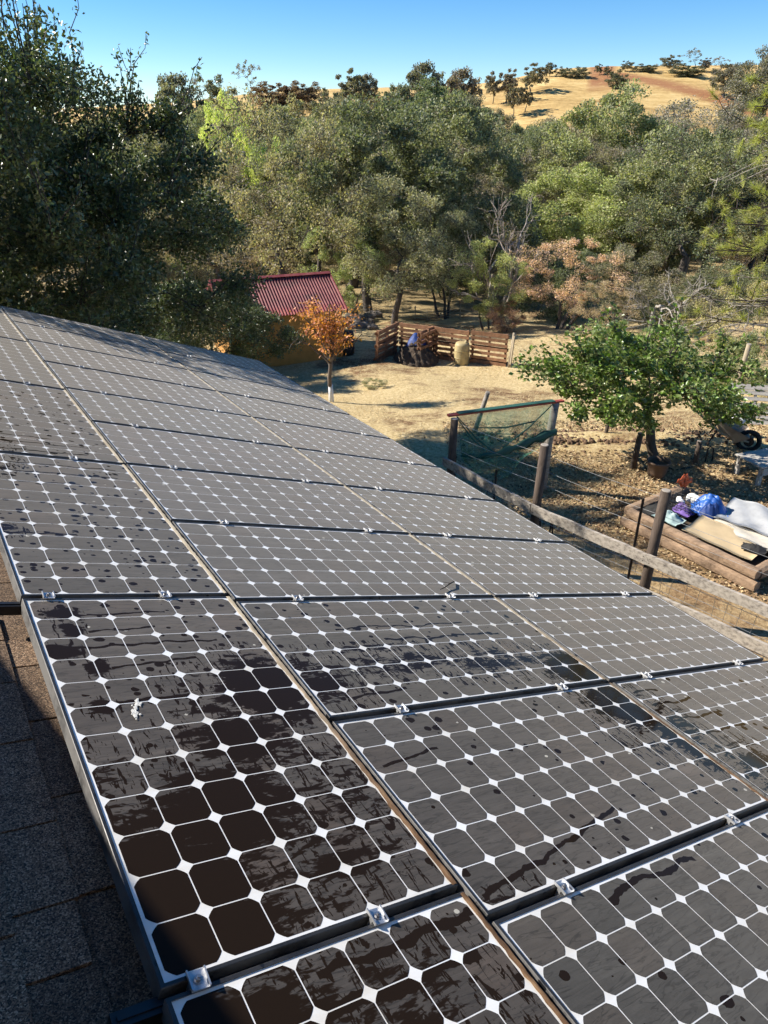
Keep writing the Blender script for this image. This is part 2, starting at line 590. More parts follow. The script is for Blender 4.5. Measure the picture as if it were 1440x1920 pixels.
# ================================================================== HOUSE with shingled roof
def build_house():
    m, g = material('shingle')
    P = tc(g, 'Object', array_frame)
    info = g.node('ShaderNodeObjectInfo')
    gr = g.voro(P, 330)
    gc = g.xyz(gr.outputs['Color'])[0]
    mid = g.noise(P, 26, 4, .6)
    c = g.ramp(gc, [(.05, (.030, .020, .014)), (.45, (.155, .096, .058)), (.8, (.30, .195, .12)), (1.0, (.50, .36, .24))])
    c = g.mix(1.0, c, g.mr(info.outputs['Random'], 0, 1, .6, 1.1), 'MULTIPLY')
    c = g.mix(1.0, c, g.mr(mid, .3, .7, .78, 1.2), 'MULTIPLY')
    g.put(g.bsdf.inputs['Base Color'], c)
    g.bsdf.inputs['Roughness'].default_value = .9
    g.put(g.bsdf.inputs['Normal'], g.bump(gr.outputs['Distance'], .6, .002))
    stucco = simple('stucco', (.46, .40, .32), .9, 0, .12, 6, .3, .004)
    trim = simple('fascia_paint', (.24, .19, .15), .6, 0, .2, 9)
    house = empty('house', matrix=RM)
    tag(house, 'house whose brown shingled roof carries the solar panels', 'house')
    # deck under the shingles and the panels
    b = MB()
    n0 = -.136
    u0, u1, v0, v1 = -2.6, 3.06, -4.5, 6.50
    b.add([(u0, v0, n0), (u1, v0, n0), (u1, v1, n0), (u0, v1, n0), (u0, v0, n0 - .03), (u1, v0, n0 - .03), (u1, v1, n0 - .03), (u0, v1, n0 - .03)],
          [(0, 1, 2, 3), (7, 6, 5, 4), (0, 4, 5, 1), (1, 5, 6, 2), (2, 6, 7, 3), (3, 7, 4, 0)])
    b.build('roof', m, house)
    inv = RM.inverted()
    # other slope beyond the ridge
    rid = [RM @ Vector((u0, v, n0 - .002)) for v in (v0, v1)]
    hu = Vector((UU.x, UU.y, 0)).normalized()
    low = [p - hu * 3.5 + Vector((0, 0, -3.5 * .3684)) for p in rid]
    b = MB()
    q = [inv @ p for p in rid + low[::-1]]
    b.add(q + [p - Vector((0, 0, .03)) for p in q], [(3, 2, 1, 0), (4, 5, 6, 7), (0, 1, 5, 4), (1, 2, 6, 5), (2, 3, 7, 6), (3, 0, 4, 7)])
    b.build('back_roof', m, house)
    # walls under the two slopes
    b = MB()
    ring = []
    for v in (v0 + .25, v1 - .2):
        e = RM @ Vector((u1 - .28, v, n0 - .05))
        r = RM @ Vector((u0, v, n0 - .07))
        w = r - hu * 3.2 + Vector((0, 0, -3.2 * .3684))
        ring.append([inv @ p for p in (Vector((e.x, e.y, -.1)), e, r, w, Vector((w.x, w.y, -.1)))])
    V = ring[0] + ring[1]
    b.add(V, [(0, 1, 2, 3, 4), (9, 8, 7, 6, 5), (0, 5, 6, 1), (3, 8, 9, 4), (1, 6, 7, 2), (2, 7, 8, 3)])
    b.build('wall', stucco, house)
    b = MB()
    b.box((u1 + .012, (v0 + v1) / 2, n0 - .075), (.02, v1 - v0, .13))
    b.build('fascia', trim, house)
    # the higher wing left of the camera, whose edge throws the shade on the shingles
    e = Vector((-.676, .737, 0)).normalized()
    q_ = Vector((-.737, -.676, 0)).normalized()
    P0 = onroof(-1.125, .058) + SUN_DIR * 2.2
    foot = [P0 + e * -5.6, P0 + e * 5.2, P0 + e * 5.2 + q_ * 3.6, P0 + e * -5.6 + q_ * 3.6]
    b = MB()
    in_ = .16
    ft = [P0 + e * -5.4 + q_ * in_, P0 + e * 5.0 + q_ * in_, P0 + e * 5.0 + q_ * 3.4, P0 + e * -5.4 + q_ * 3.4]
    hs = [P0.z - .12, P0.z - .12, P0.z + .45, P0.z + .45]
    V = [inv @ Vector((p.x, p.y, 0.0)) for p in ft] + [inv @ Vector((p.x, p.y, h)) for p, h in zip(ft, hs)]
    b.add(V, [(3, 2, 1, 0), (4, 5, 6, 7), (0, 1, 5, 4), (1, 2, 6, 5), (2, 3, 7, 6), (3, 0, 4, 7)])
    b.build('upper_wall', stucco, house)
    b = MB()
    hs = [P0.z, P0.z, P0.z + .62, P0.z + .62]
    V = [inv @ Vector((p.x, p.y, h)) for p, h in zip(foot, hs)] + [inv @ Vector((p.x, p.y, h - .10)) for p, h in zip(foot, hs)]
    b.add(V, [(0, 1, 2, 3), (7, 6, 5, 4), (0, 4, 5, 1), (1, 5, 6, 2), (2, 6, 7, 3), (3, 7, 4, 0)])
    b.build('upper_roof', m, house)
    # unseen block added right behind the camera to cut sky light on the shingles
    b = MB()
    lo, hi = Vector((-3.2, -4.2, 1.5)), Vector((6.0, -.75, 9.2))
    V = [inv @ Vector((x, y, z)) for x in (lo.x, hi.x) for y in (lo.y, hi.y) for z in (lo.z, hi.z)]
    b.add(V, [(0, 1, 3, 2), (4, 6, 7, 5), (0, 4, 5, 1), (2, 3, 7, 6), (0, 2, 6, 4), (1, 5, 7, 3)])
    b.build('unseen_sky_block', stucco, house)
    # single shingles where the roof shows beside the array
    tabs = []
    for w in (.17, .21, .25, .29, .33):
        b = MB()
        y = w / 2 - .0035
        L_ = .172
        b.add([(-L_, -y, .0025), (0, -y, .0140), (0, y, .0140), (-L_, y, .0025), (-L_, -y, -.001), (0, -y, .002), (0, y, .002), (-L_, y, -.001)],
              [(0, 1, 2, 3), (7, 6, 5, 4), (0, 4, 5, 1), (1, 5, 6, 2), (2, 6, 7, 3), (3, 7, 4, 0)])
        tabs.append((w, b.mesh('shingle')))
    for i in range(7):
        ue = -.722 - .143 * i
        v = -2.6 - R_.random() * .3
        while v < 1.6:
            w, me = R_.choice(tabs)
            link('shingle', me, house, m, (ue + R_.choice((0, 0, -.012)), v + w / 2, n0 + .0005 + R_.uniform(0, .0045)))
            v += w
    # all other shingles lie under the panels or out of sight: one part
    b = MB()
    for i in range(7, 14):
        ue = -.722 - .143 * i
        if ue < u0 + .15: break
        b.box((ue - .085, -1, n0 + .006), (.165, 7, .007), Matrix.Rotation(-.045, 3, 'Y'))
    o = b.build('shingle_courses', m, house)
    o['kind'] = 'stuff'


build_house()

# ================================================================== SOLAR PANELS
PL, PW, GAP, SEAM = 1.559, .798, .0208, .0211
PITCH_C, CELL = .1272, .1238


def cell_mesh(mat):
    h = CELL / 2
    r = .0752
    pts = []
    for q in range(4):
        a0 = math.acos(h / r)
        a1 = math.pi / 2 - a0
        for i in range(4):
            a = a0 + (a1 - a0) * i / 3 + q * math.pi / 2
            pts.append((r * math.cos(a), r * math.sin(a)))
    n = len(pts)
    V = [(x, y, .0003) for x, y in pts] + [(x, y, 0) for x, y in pts]
    F = [tuple(range(n))] + [(i, n + i, n + (i + 1) % n, (i + 1) % n) for i in range(n)]
    m = bpy.data.meshes.new('cell')
    m.from_pydata(V, [], F)
    m.materials.append(mat)
    return m


CELL_MES = {k: cell_mesh(MATS['cell_' + k]) for k in WETNESS}


def frame_mesh(w, h):
    lip, ch, dp = .0095, .0014, .046
    def rect(i, z): return [(i, i, z), (w - i, i, z), (w - i, h - i, z), (i, h - i, z)]
    V = rect(lip, -.004) + rect(lip, 0) + rect(ch, 0) + rect(0, -ch) + rect(0, -dp) + rect(.02, -dp)
    F = []
    for k in range(5):
        for i in range(4):
            j = (i + 1) % 4
            F.append((k * 4 + i, k * 4 + j, (k + 1) * 4 + j, (k + 1) * 4 + i))
    m = bpy.data.meshes.new('frame')
    m.from_pydata(V, [], F)
    m.materials.append(MATS['panel_frame'])
    return m


def sheet_mesh(w, h):
    i = .0092
    b = MB()
    b.add([(i, i, -.0028), (w - i, i, -.0028), (w - i, h - i, -.0028), (i, h - i, -.0028), (i, i, -.008), (w - i, i, -.008), (w - i, h - i, -.008), (i, h - i, -.008)],
          [(0, 1, 2, 3), (7, 6, 5, 4)])
    m = b.mesh('back_sheet')
    m.materials.append(MATS['back_sheet'])
    return m


def clamp_meshes():
    b = MB()
    b.box((0, 0, .0035), (.036, .042, .004))
    b.box((-.0185, 0, .0085), (.003, .044, .007))
    b.box((.0185, 0, .0085), (.003, .044, .007))
    b.box((0, 0, -.012), (.034, .012, .026))
    m1 = b.mesh('mid_clamp')
    m1.materials.append(MATS['aluminium'])
    b = MB()
    b.tube([(0, 0, .0055), (0, 0, .0072)], .0105, 14)
    b.tube([(0, 0, .0072), (0, 0, .0130)], .0072, 6)
    b.tube([(0, 0, .0130), (0, 0, .0160)], .0036, 8)
    m2 = b.mesh('bolt')
    m2.materials.append(MATS['steel_bolt'])
    return m1, m2


CLAMP_ME, BOLT_ME = clamp_meshes()
FM = {0: frame_mesh(PL, PW), 1: frame_mesh(PW, PL)}
SM = {0: sheet_mesh(PL, PW), 1: sheet_mesh(PW, PL)}
BORDER_ME = {}


def silt_mesh(w, h, seed):
    rr = np.random.default_rng(seed)
    n = 90
    t = np.linspace(.004, h - .004, n)
    k = np.convolve(rr.normal(0, 1, n + 8), np.ones(9) / 9, 'valid')
    inner = .0175 + .0055 * k + .0015 * rr.normal(0, 1, n)
    inner = np.clip(inner, .007, .026)
    out = np.clip(.0012 + .0015 * rr.normal(0, 1, n), 0, .004)
    V = np.concatenate([np.stack([w - inner, t, np.full(n, .0003)], -1), np.stack([w - inner * .5, t, np.full(n, .0022)], -1), np.stack([w - out, t, np.full(n, .0008)], -1)])
    F = []
    for i in range(n - 1):
        F += [(i, n + i, n + i + 1, i + 1), (n + i, 2 * n + i, 2 * n + i + 1, n + i + 1)]
    m = np_mesh('silt_line', V, np.array(F), True)
    m.materials.append(MATS['silt'])
    return m


ORD = ['nearest', 'second', 'third', 'fourth', 'fifth', 'sixth', 'seventh', 'eighth', 'ninth', 'tenth', 'farthest']


def panel(u0, v0, portrait, label, single, tint, silt, group, wet='dry'):
    CELL_ME = CELL_MES[wet]
    w, h = (PW, PL) if portrait else (PL, PW)
    t = empty('solar_panel', matrix=RM @ Matrix.Translation((u0, v0, R_.uniform(-.0012, .0012))))
    tag(t, label, 'solar panel', group)
    link('frame', FM[portrait], t)
    link('back_sheet', SM[portrait], t)
    nx, ny = (6, 12) if portrait else (12, 6)
    mx, my = (w - (nx - 1) * PITCH_C) / 2, (h - (ny - 1) * PITCH_C) / 2
    if single:
        for i in range(nx):
            for j in range(ny):
                c = link('cell', CELL_ME, t, None, (mx + i * PITCH_C, my + j * PITCH_C, -.0027))
                k = R_.uniform(.86, 1.14)
                r = R_.random()
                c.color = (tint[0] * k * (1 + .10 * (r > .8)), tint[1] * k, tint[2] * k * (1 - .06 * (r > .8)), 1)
    else:
        if portrait not in BORDER_ME:
            cv = np.array([v.co[:] for v in CELL_ME.vertices])[:16]
            V, F = [], []
            for i in range(nx):
                for j in range(ny):
                    F.append(np.arange(16) + len(V) * 16)
                    V.append(cv + [mx + i * PITCH_C, my + j * PITCH_C, -.0026])
            me = np_mesh('cells', np.concatenate(V), np.array(F))
            me.materials.append(MATS['cell_dry'])
            BORDER_ME[portrait] = me
        c = link('cells', BORDER_ME[portrait], t)
        c['kind'] = 'stuff'
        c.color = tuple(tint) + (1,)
    for fx in ((.078, .525) if portrait else (.292, 1.220)):
        c = link('mid_clamp', CLAMP_ME, t, None, (fx + R_.uniform(-.012, .012), -GAP / 2, 0))
        c.rotation_euler = (0, 0, R_.uniform(-.06, .06))
        link('bolt', BOLT_ME, c)
    if silt:
        link('silt_line', silt_mesh(w, h, silt), t)
    return t


def build_array():
    p2 = PW + GAP
    sd = 100
    for j in range(-2, 4):
        n = j + 2
        lab = ['upright solar panel at the bottom left corner of the picture, wet with runs',
               'upright solar panel in the left column, half wet with a white bird dropping on it',
               'upright solar panel in left column speckled with drops, just beyond the bird dropping panel',
               'dusty upright solar panel in the left column, wet only along its near edge',
               'dusty dry upright solar panel in the left column, second from the far roof edge',
               'dusty upright solar panel in the left column at the far roof edge'][n]
        sd += 1
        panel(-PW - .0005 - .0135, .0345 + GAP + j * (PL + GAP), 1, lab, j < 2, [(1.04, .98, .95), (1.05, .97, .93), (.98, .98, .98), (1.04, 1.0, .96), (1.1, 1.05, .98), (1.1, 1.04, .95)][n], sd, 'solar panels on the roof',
              ['left_bottom', 'left_near', 'left_second', 'left_third', 'dry', 'dry'][n])
    extra2 = {0: ', at the bottom edge of the picture', 1: ', with a wet dark corner at its right', 2: ', splashed wet along its near half', 3: ', with a twig lying on it'}
    for k in range(-3, 8):
        n = k + 3
        sd += 1
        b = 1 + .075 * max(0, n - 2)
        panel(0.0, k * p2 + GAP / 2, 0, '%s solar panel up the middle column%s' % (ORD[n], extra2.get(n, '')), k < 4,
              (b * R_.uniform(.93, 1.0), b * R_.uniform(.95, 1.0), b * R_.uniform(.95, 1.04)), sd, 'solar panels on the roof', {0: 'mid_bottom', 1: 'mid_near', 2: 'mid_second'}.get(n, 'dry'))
    for k in range(-2, 8):
        n = k + 2
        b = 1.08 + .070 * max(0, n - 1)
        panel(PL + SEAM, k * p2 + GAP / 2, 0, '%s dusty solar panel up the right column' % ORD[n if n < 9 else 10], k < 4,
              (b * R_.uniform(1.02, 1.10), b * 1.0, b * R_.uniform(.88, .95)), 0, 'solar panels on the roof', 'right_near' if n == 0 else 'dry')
    # rails that carry the panels, seen as black bands in the gaps
    k0 = 0
    for k in range(-3, 9):
        b = MB()
        b.box((1.565, k * p2, -.047), (3.16, .034, .036))
        b.box((1.565, k * p2, -.0275), (3.16, .010, .004))
        r = empty('mounting_rail', matrix=RM)
        tag(r, 'black mounting rail in the %s gap across the middle and right panel columns' % (ORD[min(k + 3, 10)] if k < 8 else 'outermost far'), 'rail', 'mounting rails')
        b.build('rail', MATS['rail_black'], r)
        for u in (.3, 1.6, 2.9):
            MB().box((u, k * p2, -.098), (.05, .05, .062)).build('foot', MATS['rail_black'], r)
    for j in range(-2, 5):
        b = MB()
        vv = .0345 + GAP / 2 + j * (PL + GAP)
        b.box((-.455, vv, -.047), (.90, .034, .036))
        b.box((-.455, vv, -.0275), (.88, .010, .004))
        r = empty('mounting_rail', matrix=RM)
        tag(r, 'short black mounting rail in the %s gap of the left panel column' % ORD[j + 2], 'rail', 'mounting rails')
        b.build('rail', MATS['rail_black'], r)
        for u in (-.7, -.15):
            MB().box((u, vv, -.098), (.05, .05, .062)).build('foot', MATS['rail_black'], r)


build_array()


def small_on_roof():
    # bird dropping: a crusted splash
    rr = np.random.default_rng(3)
    V, F = [], []
    for (x, y, r) in [(0, .045, .011), (.003, .028, .013), (-.002, .008, .010), (-.004, -.012, .014), (-.001, -.030, .010), (.012, .036, .006), (.014, -.022, .005), (-.012, .02, .004), (.004, -.045, .004)]:
        b = len(V)
        n = 11
        V.append((x, y, .0012 + r * .06))
        for i in range(n):
            a = 2 * math.pi * i / n
            q = r * rr.uniform(.45, 1.25)
            V.append((x + q * .8 * math.cos(a), y + q * 1.25 * math.sin(a), .0004))
        F += [(b, b + 1 + i, b + 1 + (i + 1) % n) for i in range(n)]
    o = link('bird_dropping', np_mesh('bird_dropping', V, np.array(F), False), None, MATS['dropping'])
    o.matrix_world = RM @ Matrix.Translation((-.609, -.656, -.001)) @ Matrix.Rotation(-.35, 4, 'Z')
    tag(o, 'white crusted bird dropping on a cell of the half wet panel', 'dropping')
    b = MB()
    b.tube([(0, 0, .012), (.06, .012, .010), (.13, .028, .016), (.20, .05, .006)], [.0022, .0030, .0036, .0040], 6)
    b.tube([(.13, .028, .016), (.10, .06, .012)], [.002, .001], 5)
    o = b.build('fallen_twig', MATS['twig_bark'])
    o.matrix_world = RM @ Matrix.Translation((1.20, .055, .002)) @ Matrix.Rotation(.25, 4, 'Z')
    tag(o, 'thin dark twig lying across the gap between two panels', 'twig')


small_on_roof()

# ================================================================== TREES
def leaf_mat(name, rough=.5, trans=.25, spec=.4):
    """foliage: the colour comes from the tree, each leaf a little different"""
    m, g = material(name)
    info = g.node('ShaderNodeObjectInfo')
    rnd = g.node('ShaderNodeNewGeometry').outputs['Random Per Island']
    r2 = g.m('FRACT', g.m('MULTIPLY', rnd, 17.31))
    c = g.mix(1.0, info.outputs['Color'], g.mr(rnd, 0, 1, .6, 1.9), 'MULTIPLY')
    hs = g.node('ShaderNodeHueSaturation')
    hs.inputs['Value'].default_value = 1.25
    g.put(hs.inputs['Color'], c)
    g.put(hs.inputs['Hue'], g.mr(r2, 0, 1, .475, .525))
    g.put(hs.inputs['Saturation'], g.mr(r2, 0, 1, .75, 1.15))
    c = hs.outputs[0]
    g.put(g.bsdf.inputs['Base Color'], c)
    g.bsdf.inputs['Roughness'].default_value = rough
    g.bsdf.inputs['Specular IOR Level'].default_value = spec
    tr = g.node('ShaderNodeBsdfTranslucent')
    g.put(tr.inputs[0], g.mix(1.0, c, (1.1, 1.15, .55), 'MULTIPLY'))
    mx = g.node('ShaderNodeMixShader')
    mx.inputs[0].default_value = trans
    m.node_tree.links.new(g.bsdf.outputs[0], mx.inputs[1])
    m.node_tree.links.new(tr.outputs[0], mx.inputs[2])
    m.node_tree.links.new(mx.outputs[0], g.out.inputs[0])
    return m


FOL = leaf_mat('foliage', .55, .38, .3)
FOLG = leaf_mat('glossy_foliage', .34, .25, .5)


def bark_mat():
    m, g = material('bark')
    info = g.node('ShaderNodeObjectInfo')
    P = tc(g)
    n = g.noise(g.scale(P, 6, 6, 1.5), 2.0, 4, .65)
    c = g.mix(1.0, info.outputs['Color'], g.mr(n, .3, .7, .5, 1.5), 'MULTIPLY')
    g.put(g.bsdf.inputs['Base Color'], c)
    g.bsdf.inputs['Roughness'].default_value = .9
    g.put(g.bsdf.inputs['Normal'], g.bump(n, .6, .03))


bark_mat()


class TubeNP:
    def __init__(s):
        s.V, s.F, s.n = [], [], 0

    def tube(s, pts, rad, k=5):
        pts = np.asarray(pts, float)
        rad = np.asarray(rad, float)
        d = np.gradient(pts, axis=0)
        d /= np.linalg.norm(d, axis=1)[:, None] + 1e-9
        ref = np.array([.31, .17, .93]) if abs(d[0][2]) < .8 else np.array([.9, .3, .1])
        x = np.cross(d, ref)
        x /= np.linalg.norm(x, axis=1)[:, None] + 1e-9
        y = np.cross(d, x)
        a = np.arange(k) * 2 * np.pi / k
        ring = pts[:, None] + rad[:, None, None] * (x[:, None] * np.cos(a)[None, :, None] + y[:, None] * np.sin(a)[None, :, None])
        m = len(pts)
        idx = np.arange(m * k).reshape(m, k) + s.n
        nx = np.roll(idx, -1, axis=1)
        s.F.append(np.stack([idx[:-1], nx[:-1], nx[1:], idx[1:]], -1).reshape(-1, 4))
        s.V.append(ring.reshape(-1, 3))
        s.n += m * k

    def mesh(s, name):
        return np_mesh(name, np.concatenate(s.V), np.concatenate(s.F), True)


def wander(rr, a, b, n, amp, sag=0.0):
    t = np.linspace(0, 1, n)[:, None]
    p = a + (b - a) * t
    L = np.linalg.norm(b - a)
    w = np.cumsum(rr.normal(0, 1, (n, 3)), axis=0)
    w = w - t * w[-1]
    p = p + w * amp * L / n ** .5
    p[:, 2] += sag * L * np.sin(np.pi * t[:, 0])
    return p


def leaves_np(rr, P, D, length, width, up=.3, fold=.25):
    """rhombic leaves: two triangles each, folded along the midrib"""
    n = len(P)
    L = length * rr.uniform(.65, 1.3, n)[:, None]
    W = width * rr.uniform(.7, 1.25, n)[:, None]
    d = D + rr.normal(0, .75, (n, 3))
    d /= np.linalg.norm(d, axis=1)[:, None] + 1e-9
    nr = rr.normal(0, .8, (n, 3))
    nr[:, 2] += up
    nr = nr - d * (nr * d).sum(1)[:, None]
    nr /= np.linalg.norm(nr, axis=1)[:, None] + 1e-9
    s = np.cross(d, nr)
    V = np.stack([P - d * L * .5, P + s * W * .5 + nr * W * fold, P + d * L * .5, P - s * W * .5 + nr * W * fold], 1).reshape(-1, 3)
    i = np.arange(n)[:, None] * 4
    F = np.concatenate([i + np.array([[0, 1, 2]]), i + np.array([[0, 2, 3]])], 0)
    return V, F


def make_tree(seed, H=8.0, R=3.5, fork=.28, nl=26, rc=.26, leaves=9000, leaf=(.16, .11), trunk_r=.16, flat=1.0, sparse=0.0, low=.22, shoots=0, twigs=3, stems=1, hollow=.45, up=.4, sep=.28):
    """tapered trunk with limbs out to leaf clumps; returns the wood mesh and the crown mesh"""
    rr = np.random.default_rng(seed)
    cz = H * (low + (1 - low) / 2)
    az = H * (1 - low) / 2
    cl = []
    tries = 0
    while len(cl) < nl and tries < 4000:
        tries += 1
        q = rr.normal(0, 1, 3)
        q /= np.linalg.norm(q)
        r = rr.uniform(hollow, .92) ** .7
        k = 1 + .22 * math.sin(3 * math.atan2(q[1], q[0]) + seed) + .12 * math.sin(5 * math.atan2(q[1], q[0]) + 2 * seed)
        p = np.array([q[0] * R * r * k, q[1] * R * r * k, cz + q[2] * az * r * flat])
        if p[2] < H * low * .8: continue
        if all(np.linalg.norm((p - c) / [R, R, az]) > sep for c in cl): cl.append(p)
    wood = TubeNP()
    top = np.array([rr.normal(0, .05) * H, rr.normal(0, .05) * H, H * fork])
    nodes, rads = [], []
    for s_ in range(stems):
        a = 2 * math.pi * s_ / max(1, stems) + seed
        base = np.array([math.cos(a), math.sin(a), 0]) * (0 if stems == 1 else .09 * R)
        tp = top + (0 if stems == 1 else 1) * np.array([math.cos(a), math.sin(a), rr.uniform(-.1, .3)]) * R * .25
        pt = wander(rr, base + [0, 0, -.25], tp, 7, .05)
        wood.tube(pt, np.linspace(trunk_r * 1.25, trunk_r * .8, 7) * (1 if stems == 1 else .65), 8)
        nodes += list(pt[3:])
        rads += [trunk_r * .8 * (1 if stems == 1 else .65)] * 4
    cl.sort(key=lambda p: np.linalg.norm(p - top))
    for p in cl:
        N = np.array(nodes)
        dist = np.linalg.norm(N - p, axis=1) + .6 * np.maximum(0, N[:, 2] - p[2])
        i = int(np.argmin(dist + .15 * np.linalg.norm(N - top, axis=1)))
        a = N[i]
        r0 = min(rads[i] * .72, trunk_r * .62)
        pts = wander(rr, a, p, 6, .13, .10)
        rd = np.linspace(r0, max(r0 * .38, .012), 6)
        wood.tube(pts, rd, 5)
        nodes += list(pts[2:])
        rads += list(rd[2:])
    LP, LD = [], []
    per = leaves // max(1, len(cl))
    for p in cl:
        out = p - np.array([0, 0, cz * .8])
        out /= np.linalg.norm(out) + 1e-9
        r = R * rc * rr.uniform(.7, 1.35)
        nsub = 9
        sub = rr.normal(0, 1, (nsub, 3))
        sub /= np.linalg.norm(sub, axis=1)[:, None]
        sub = p + (sub * .72 + out * .28) * r * rr.uniform(.5, 1.05, nsub)[:, None] * [1, 1, .72]
        for k, s_ in enumerate(sub):
            if k < twigs * 2:
                wood.tube(wander(rr, p, s_ + (s_ - p) * .35, 4, .16), np.linspace(.016, .005, 4) * (H / 8), 3)
            if rr.random() < sparse: continue
            m = max(3, int(per / nsub * rr.uniform(.5, 1.5)))
            q = rr.normal(0, 1, (m, 3))
            q /= np.linalg.norm(q, axis=1)[:, None]
            q = q * (rr.random(m) ** .45)[:, None] * r * .46 * [1, 1, .8]
            LP.append(s_ + q)
            LD.append(q / (r * .4) + out * .5)
    for i in range(shoots):                                              # whips standing out of the crown
        p = cl[rr.integers(len(cl))]
        if i % 2 and p[2] < cz + .35 * az: p = max((cl[rr.integers(len(cl))] for _ in range(4)), key=lambda c: c[2])
        out = p - np.array([0, 0, cz * .6])
        out /= np.linalg.norm(out)
        e = p + (out * rr.uniform(.3, .9) + rr.normal(0, .25, 3) + [0, 0, rr.uniform(.25, .9)]) * R * rr.uniform(.16, .34)
        pts = wander(rr, p, e, 6, .07)
        wood.tube(pts, np.linspace(.014, .004, 6), 3)
        m = rr.integers(22, 46)
        t = rr.random(m) ** .7 * 5
        j = np.minimum(t.astype(int), 4)
        q = pts[j] + (pts[j + 1] - pts[j]) * (t - j)[:, None]
        off = rr.normal(0, leaf[0] * .55, (m, 3))
        LP.append(q + off)
        LD.append(off / leaf[0] + out * .6)
    crown = None
    if LP:
        V, F = leaves_np(rr, np.concatenate(LP), np.concatenate(LD), leaf[0], leaf[1], up)
        crown = np_mesh('crown', V, F)
    return wood.mesh('trunk'), crown


def make_bare(seed, H=8.0, R=3.0, stems=3, depth=4, trunk_r=.12, spread=.55, droop=0.0):
    rr = np.random.default_rng(seed)
    w = TubeNP()

    def grow(a, d, L, r, lv):
        e = a + d * L
        pts = wander(rr, a, e, 5, .10)
        w.tube(pts, np.linspace(r, max(r * .62, .006), 5), 6 if lv > 2 else 4)
        if lv == 0: return
        for k in range(rr.integers(2, 4) + (lv < 2)):
            t = rr.integers(2, 5)
            nd = d + rr.normal(0, spread, 3) + np.array([0, 0, .18 - droop * (lv < 2)])
            nd /= np.linalg.norm(nd)
            grow(pts[t], nd, L * rr.uniform(.55, .85), r * .58, lv - 1)

    for i in range(stems):
        a = 2 * math.pi * i / stems + seed
        d = np.array([math.cos(a) * .28, math.sin(a) * .28, 1.0])
        d /= np.linalg.norm(d)
        grow(np.array([math.cos(a) * .1, math.sin(a) * .1, -.2]), d, H * .36, trunk_r, depth)
    return w.mesh('trunk'), None


KINDS = {}


def kind(name, fn, H, R, mat=None, **kw):
    w, c = fn(H=H, R=R, **kw)
    w.materials.append(MATS['bark'])
    if c: c.materials.append(mat or FOL)
    KINDS[name] = (w, c, H, R)


kind('oak_a', make_tree, 8, 3.6, seed=1, nl=48, sep=.24, leaves=44000, leaf=(.125, .085), rc=.25)
kind('oak_b', make_tree, 8, 3.6, seed=2, nl=44, sep=.25, leaves=44000, leaf=(.125, .085), rc=.27, flat=.9, low=.16)
kind('oak_c', make_tree, 8, 3.4, seed=3, nl=38, sep=.25, leaves=36000, leaf=(.12, .08), rc=.26, low=.3, fork=.34)
kind('thin_a', make_tree, 8, 3.8, seed=4, nl=36, leaves=16000, leaf=(.11, .075), rc=.23, sparse=.28, twigs=4, trunk_r=.24)
kind('thin_b', make_tree, 8, 3.6, seed=5, nl=32, leaves=13500, leaf=(.11, .07), rc=.24, sparse=.30, twigs=5, low=.26, trunk_r=.22)
kind('mid_a', make_tree, 6, 2.6, seed=6, nl=34, leaves=24000, leaf=(.085, .048), rc=.25, sparse=.08, twigs=4, trunk_r=.12, low=.20)
kind('mid_b', make_tree, 6, 2.4, seed=7, nl=30, leaves=22000, leaf=(.085, .048), rc=.26, sparse=.05, twigs=4, trunk_r=.11, low=.16, stems=2, fork=.22)
kind('mid_c', make_tree, 6, 2.6, seed=8, nl=30, leaves=17000, leaf=(.075, .045), rc=.25, sparse=.15, twigs=5, trunk_r=.12, low=.22, stems=3, fork=.25)
kind('shrub', make_tree, 3, 1.9, seed=9, nl=30, leaves=15000, leaf=(.075, .045), rc=.27, trunk_r=.06, low=.05, stems=3, fork=.15)
kind('far_a', make_tree, 8, 3.4, seed=12, nl=40, leaves=9000, leaf=(.30, .22), rc=.30, low=.16, hollow=.1)
kind('far_b', make_tree, 8, 3.0, seed=13, nl=32, leaves=7000, leaf=(.28, .20), rc=.28, low=.24, sparse=.08, hollow=.1)
kind('far_c', make_tree, 8, 3.6, seed=14, nl=40, leaves=9000, leaf=(.30, .22), rc=.32, low=.02, hollow=.1)
kind('far_thin', make_tree, 8, 2.8, seed=15, nl=18, leaves=1300, leaf=(.26, .18), rc=.26, low=.4, sparse=.35, twigs=5, trunk_r=.2)
kind('bare_a', make_bare, 8, 3.0, seed=21, stems=4, depth=4)
kind('bare_b', make_bare, 8, 3.0, seed=22, stems=2, depth=5, spread=.7, droop=.35, trunk_r=.14)

GREEN = (.060, .085, .026)
OLIVE = (.105, .115, .042)
DARK = (.036, .055, .024)
GREY = (.125, .112, .080)
BROWN = (.135, .095, .062)
YGREEN = (.150, .180, .040)
RUST = (.26, .125, .075)
SAGE = (.105, .130, .070)
WOOD = (.085, .070, .058)
PALE = (.34, .30, .26)


def plant(k, X, Y, h, r, col, label, cat='tree', group=None, name=None, wood=WOOD, rz=None, sink=0.0):
    w, c, H, R = KINDS[k]
    t = empty(name or 'oak_tree', (X, Y, float(gz(X, Y)) - sink), R_.uniform(0, 6.28) if rz is None else rz)
    tag(t, label, cat, group)
    t.scale = (r / R, r / R, h / H)
    a = link('trunk', w, t)
    a.color = tuple(wood) + (1,)
    if c:
        b = link('crown', c, t)
        j = R_.uniform(.9, 1.1)
        lum = .3 * col[0] + .6 * col[1] + .1 * col[2]
        b.color = tuple(min(.5, (q * .70 + lum * .30 * w_) * j * 1.95) for q, w_ in zip(col, (1.12, .98, .86))) + (1,)
    return t


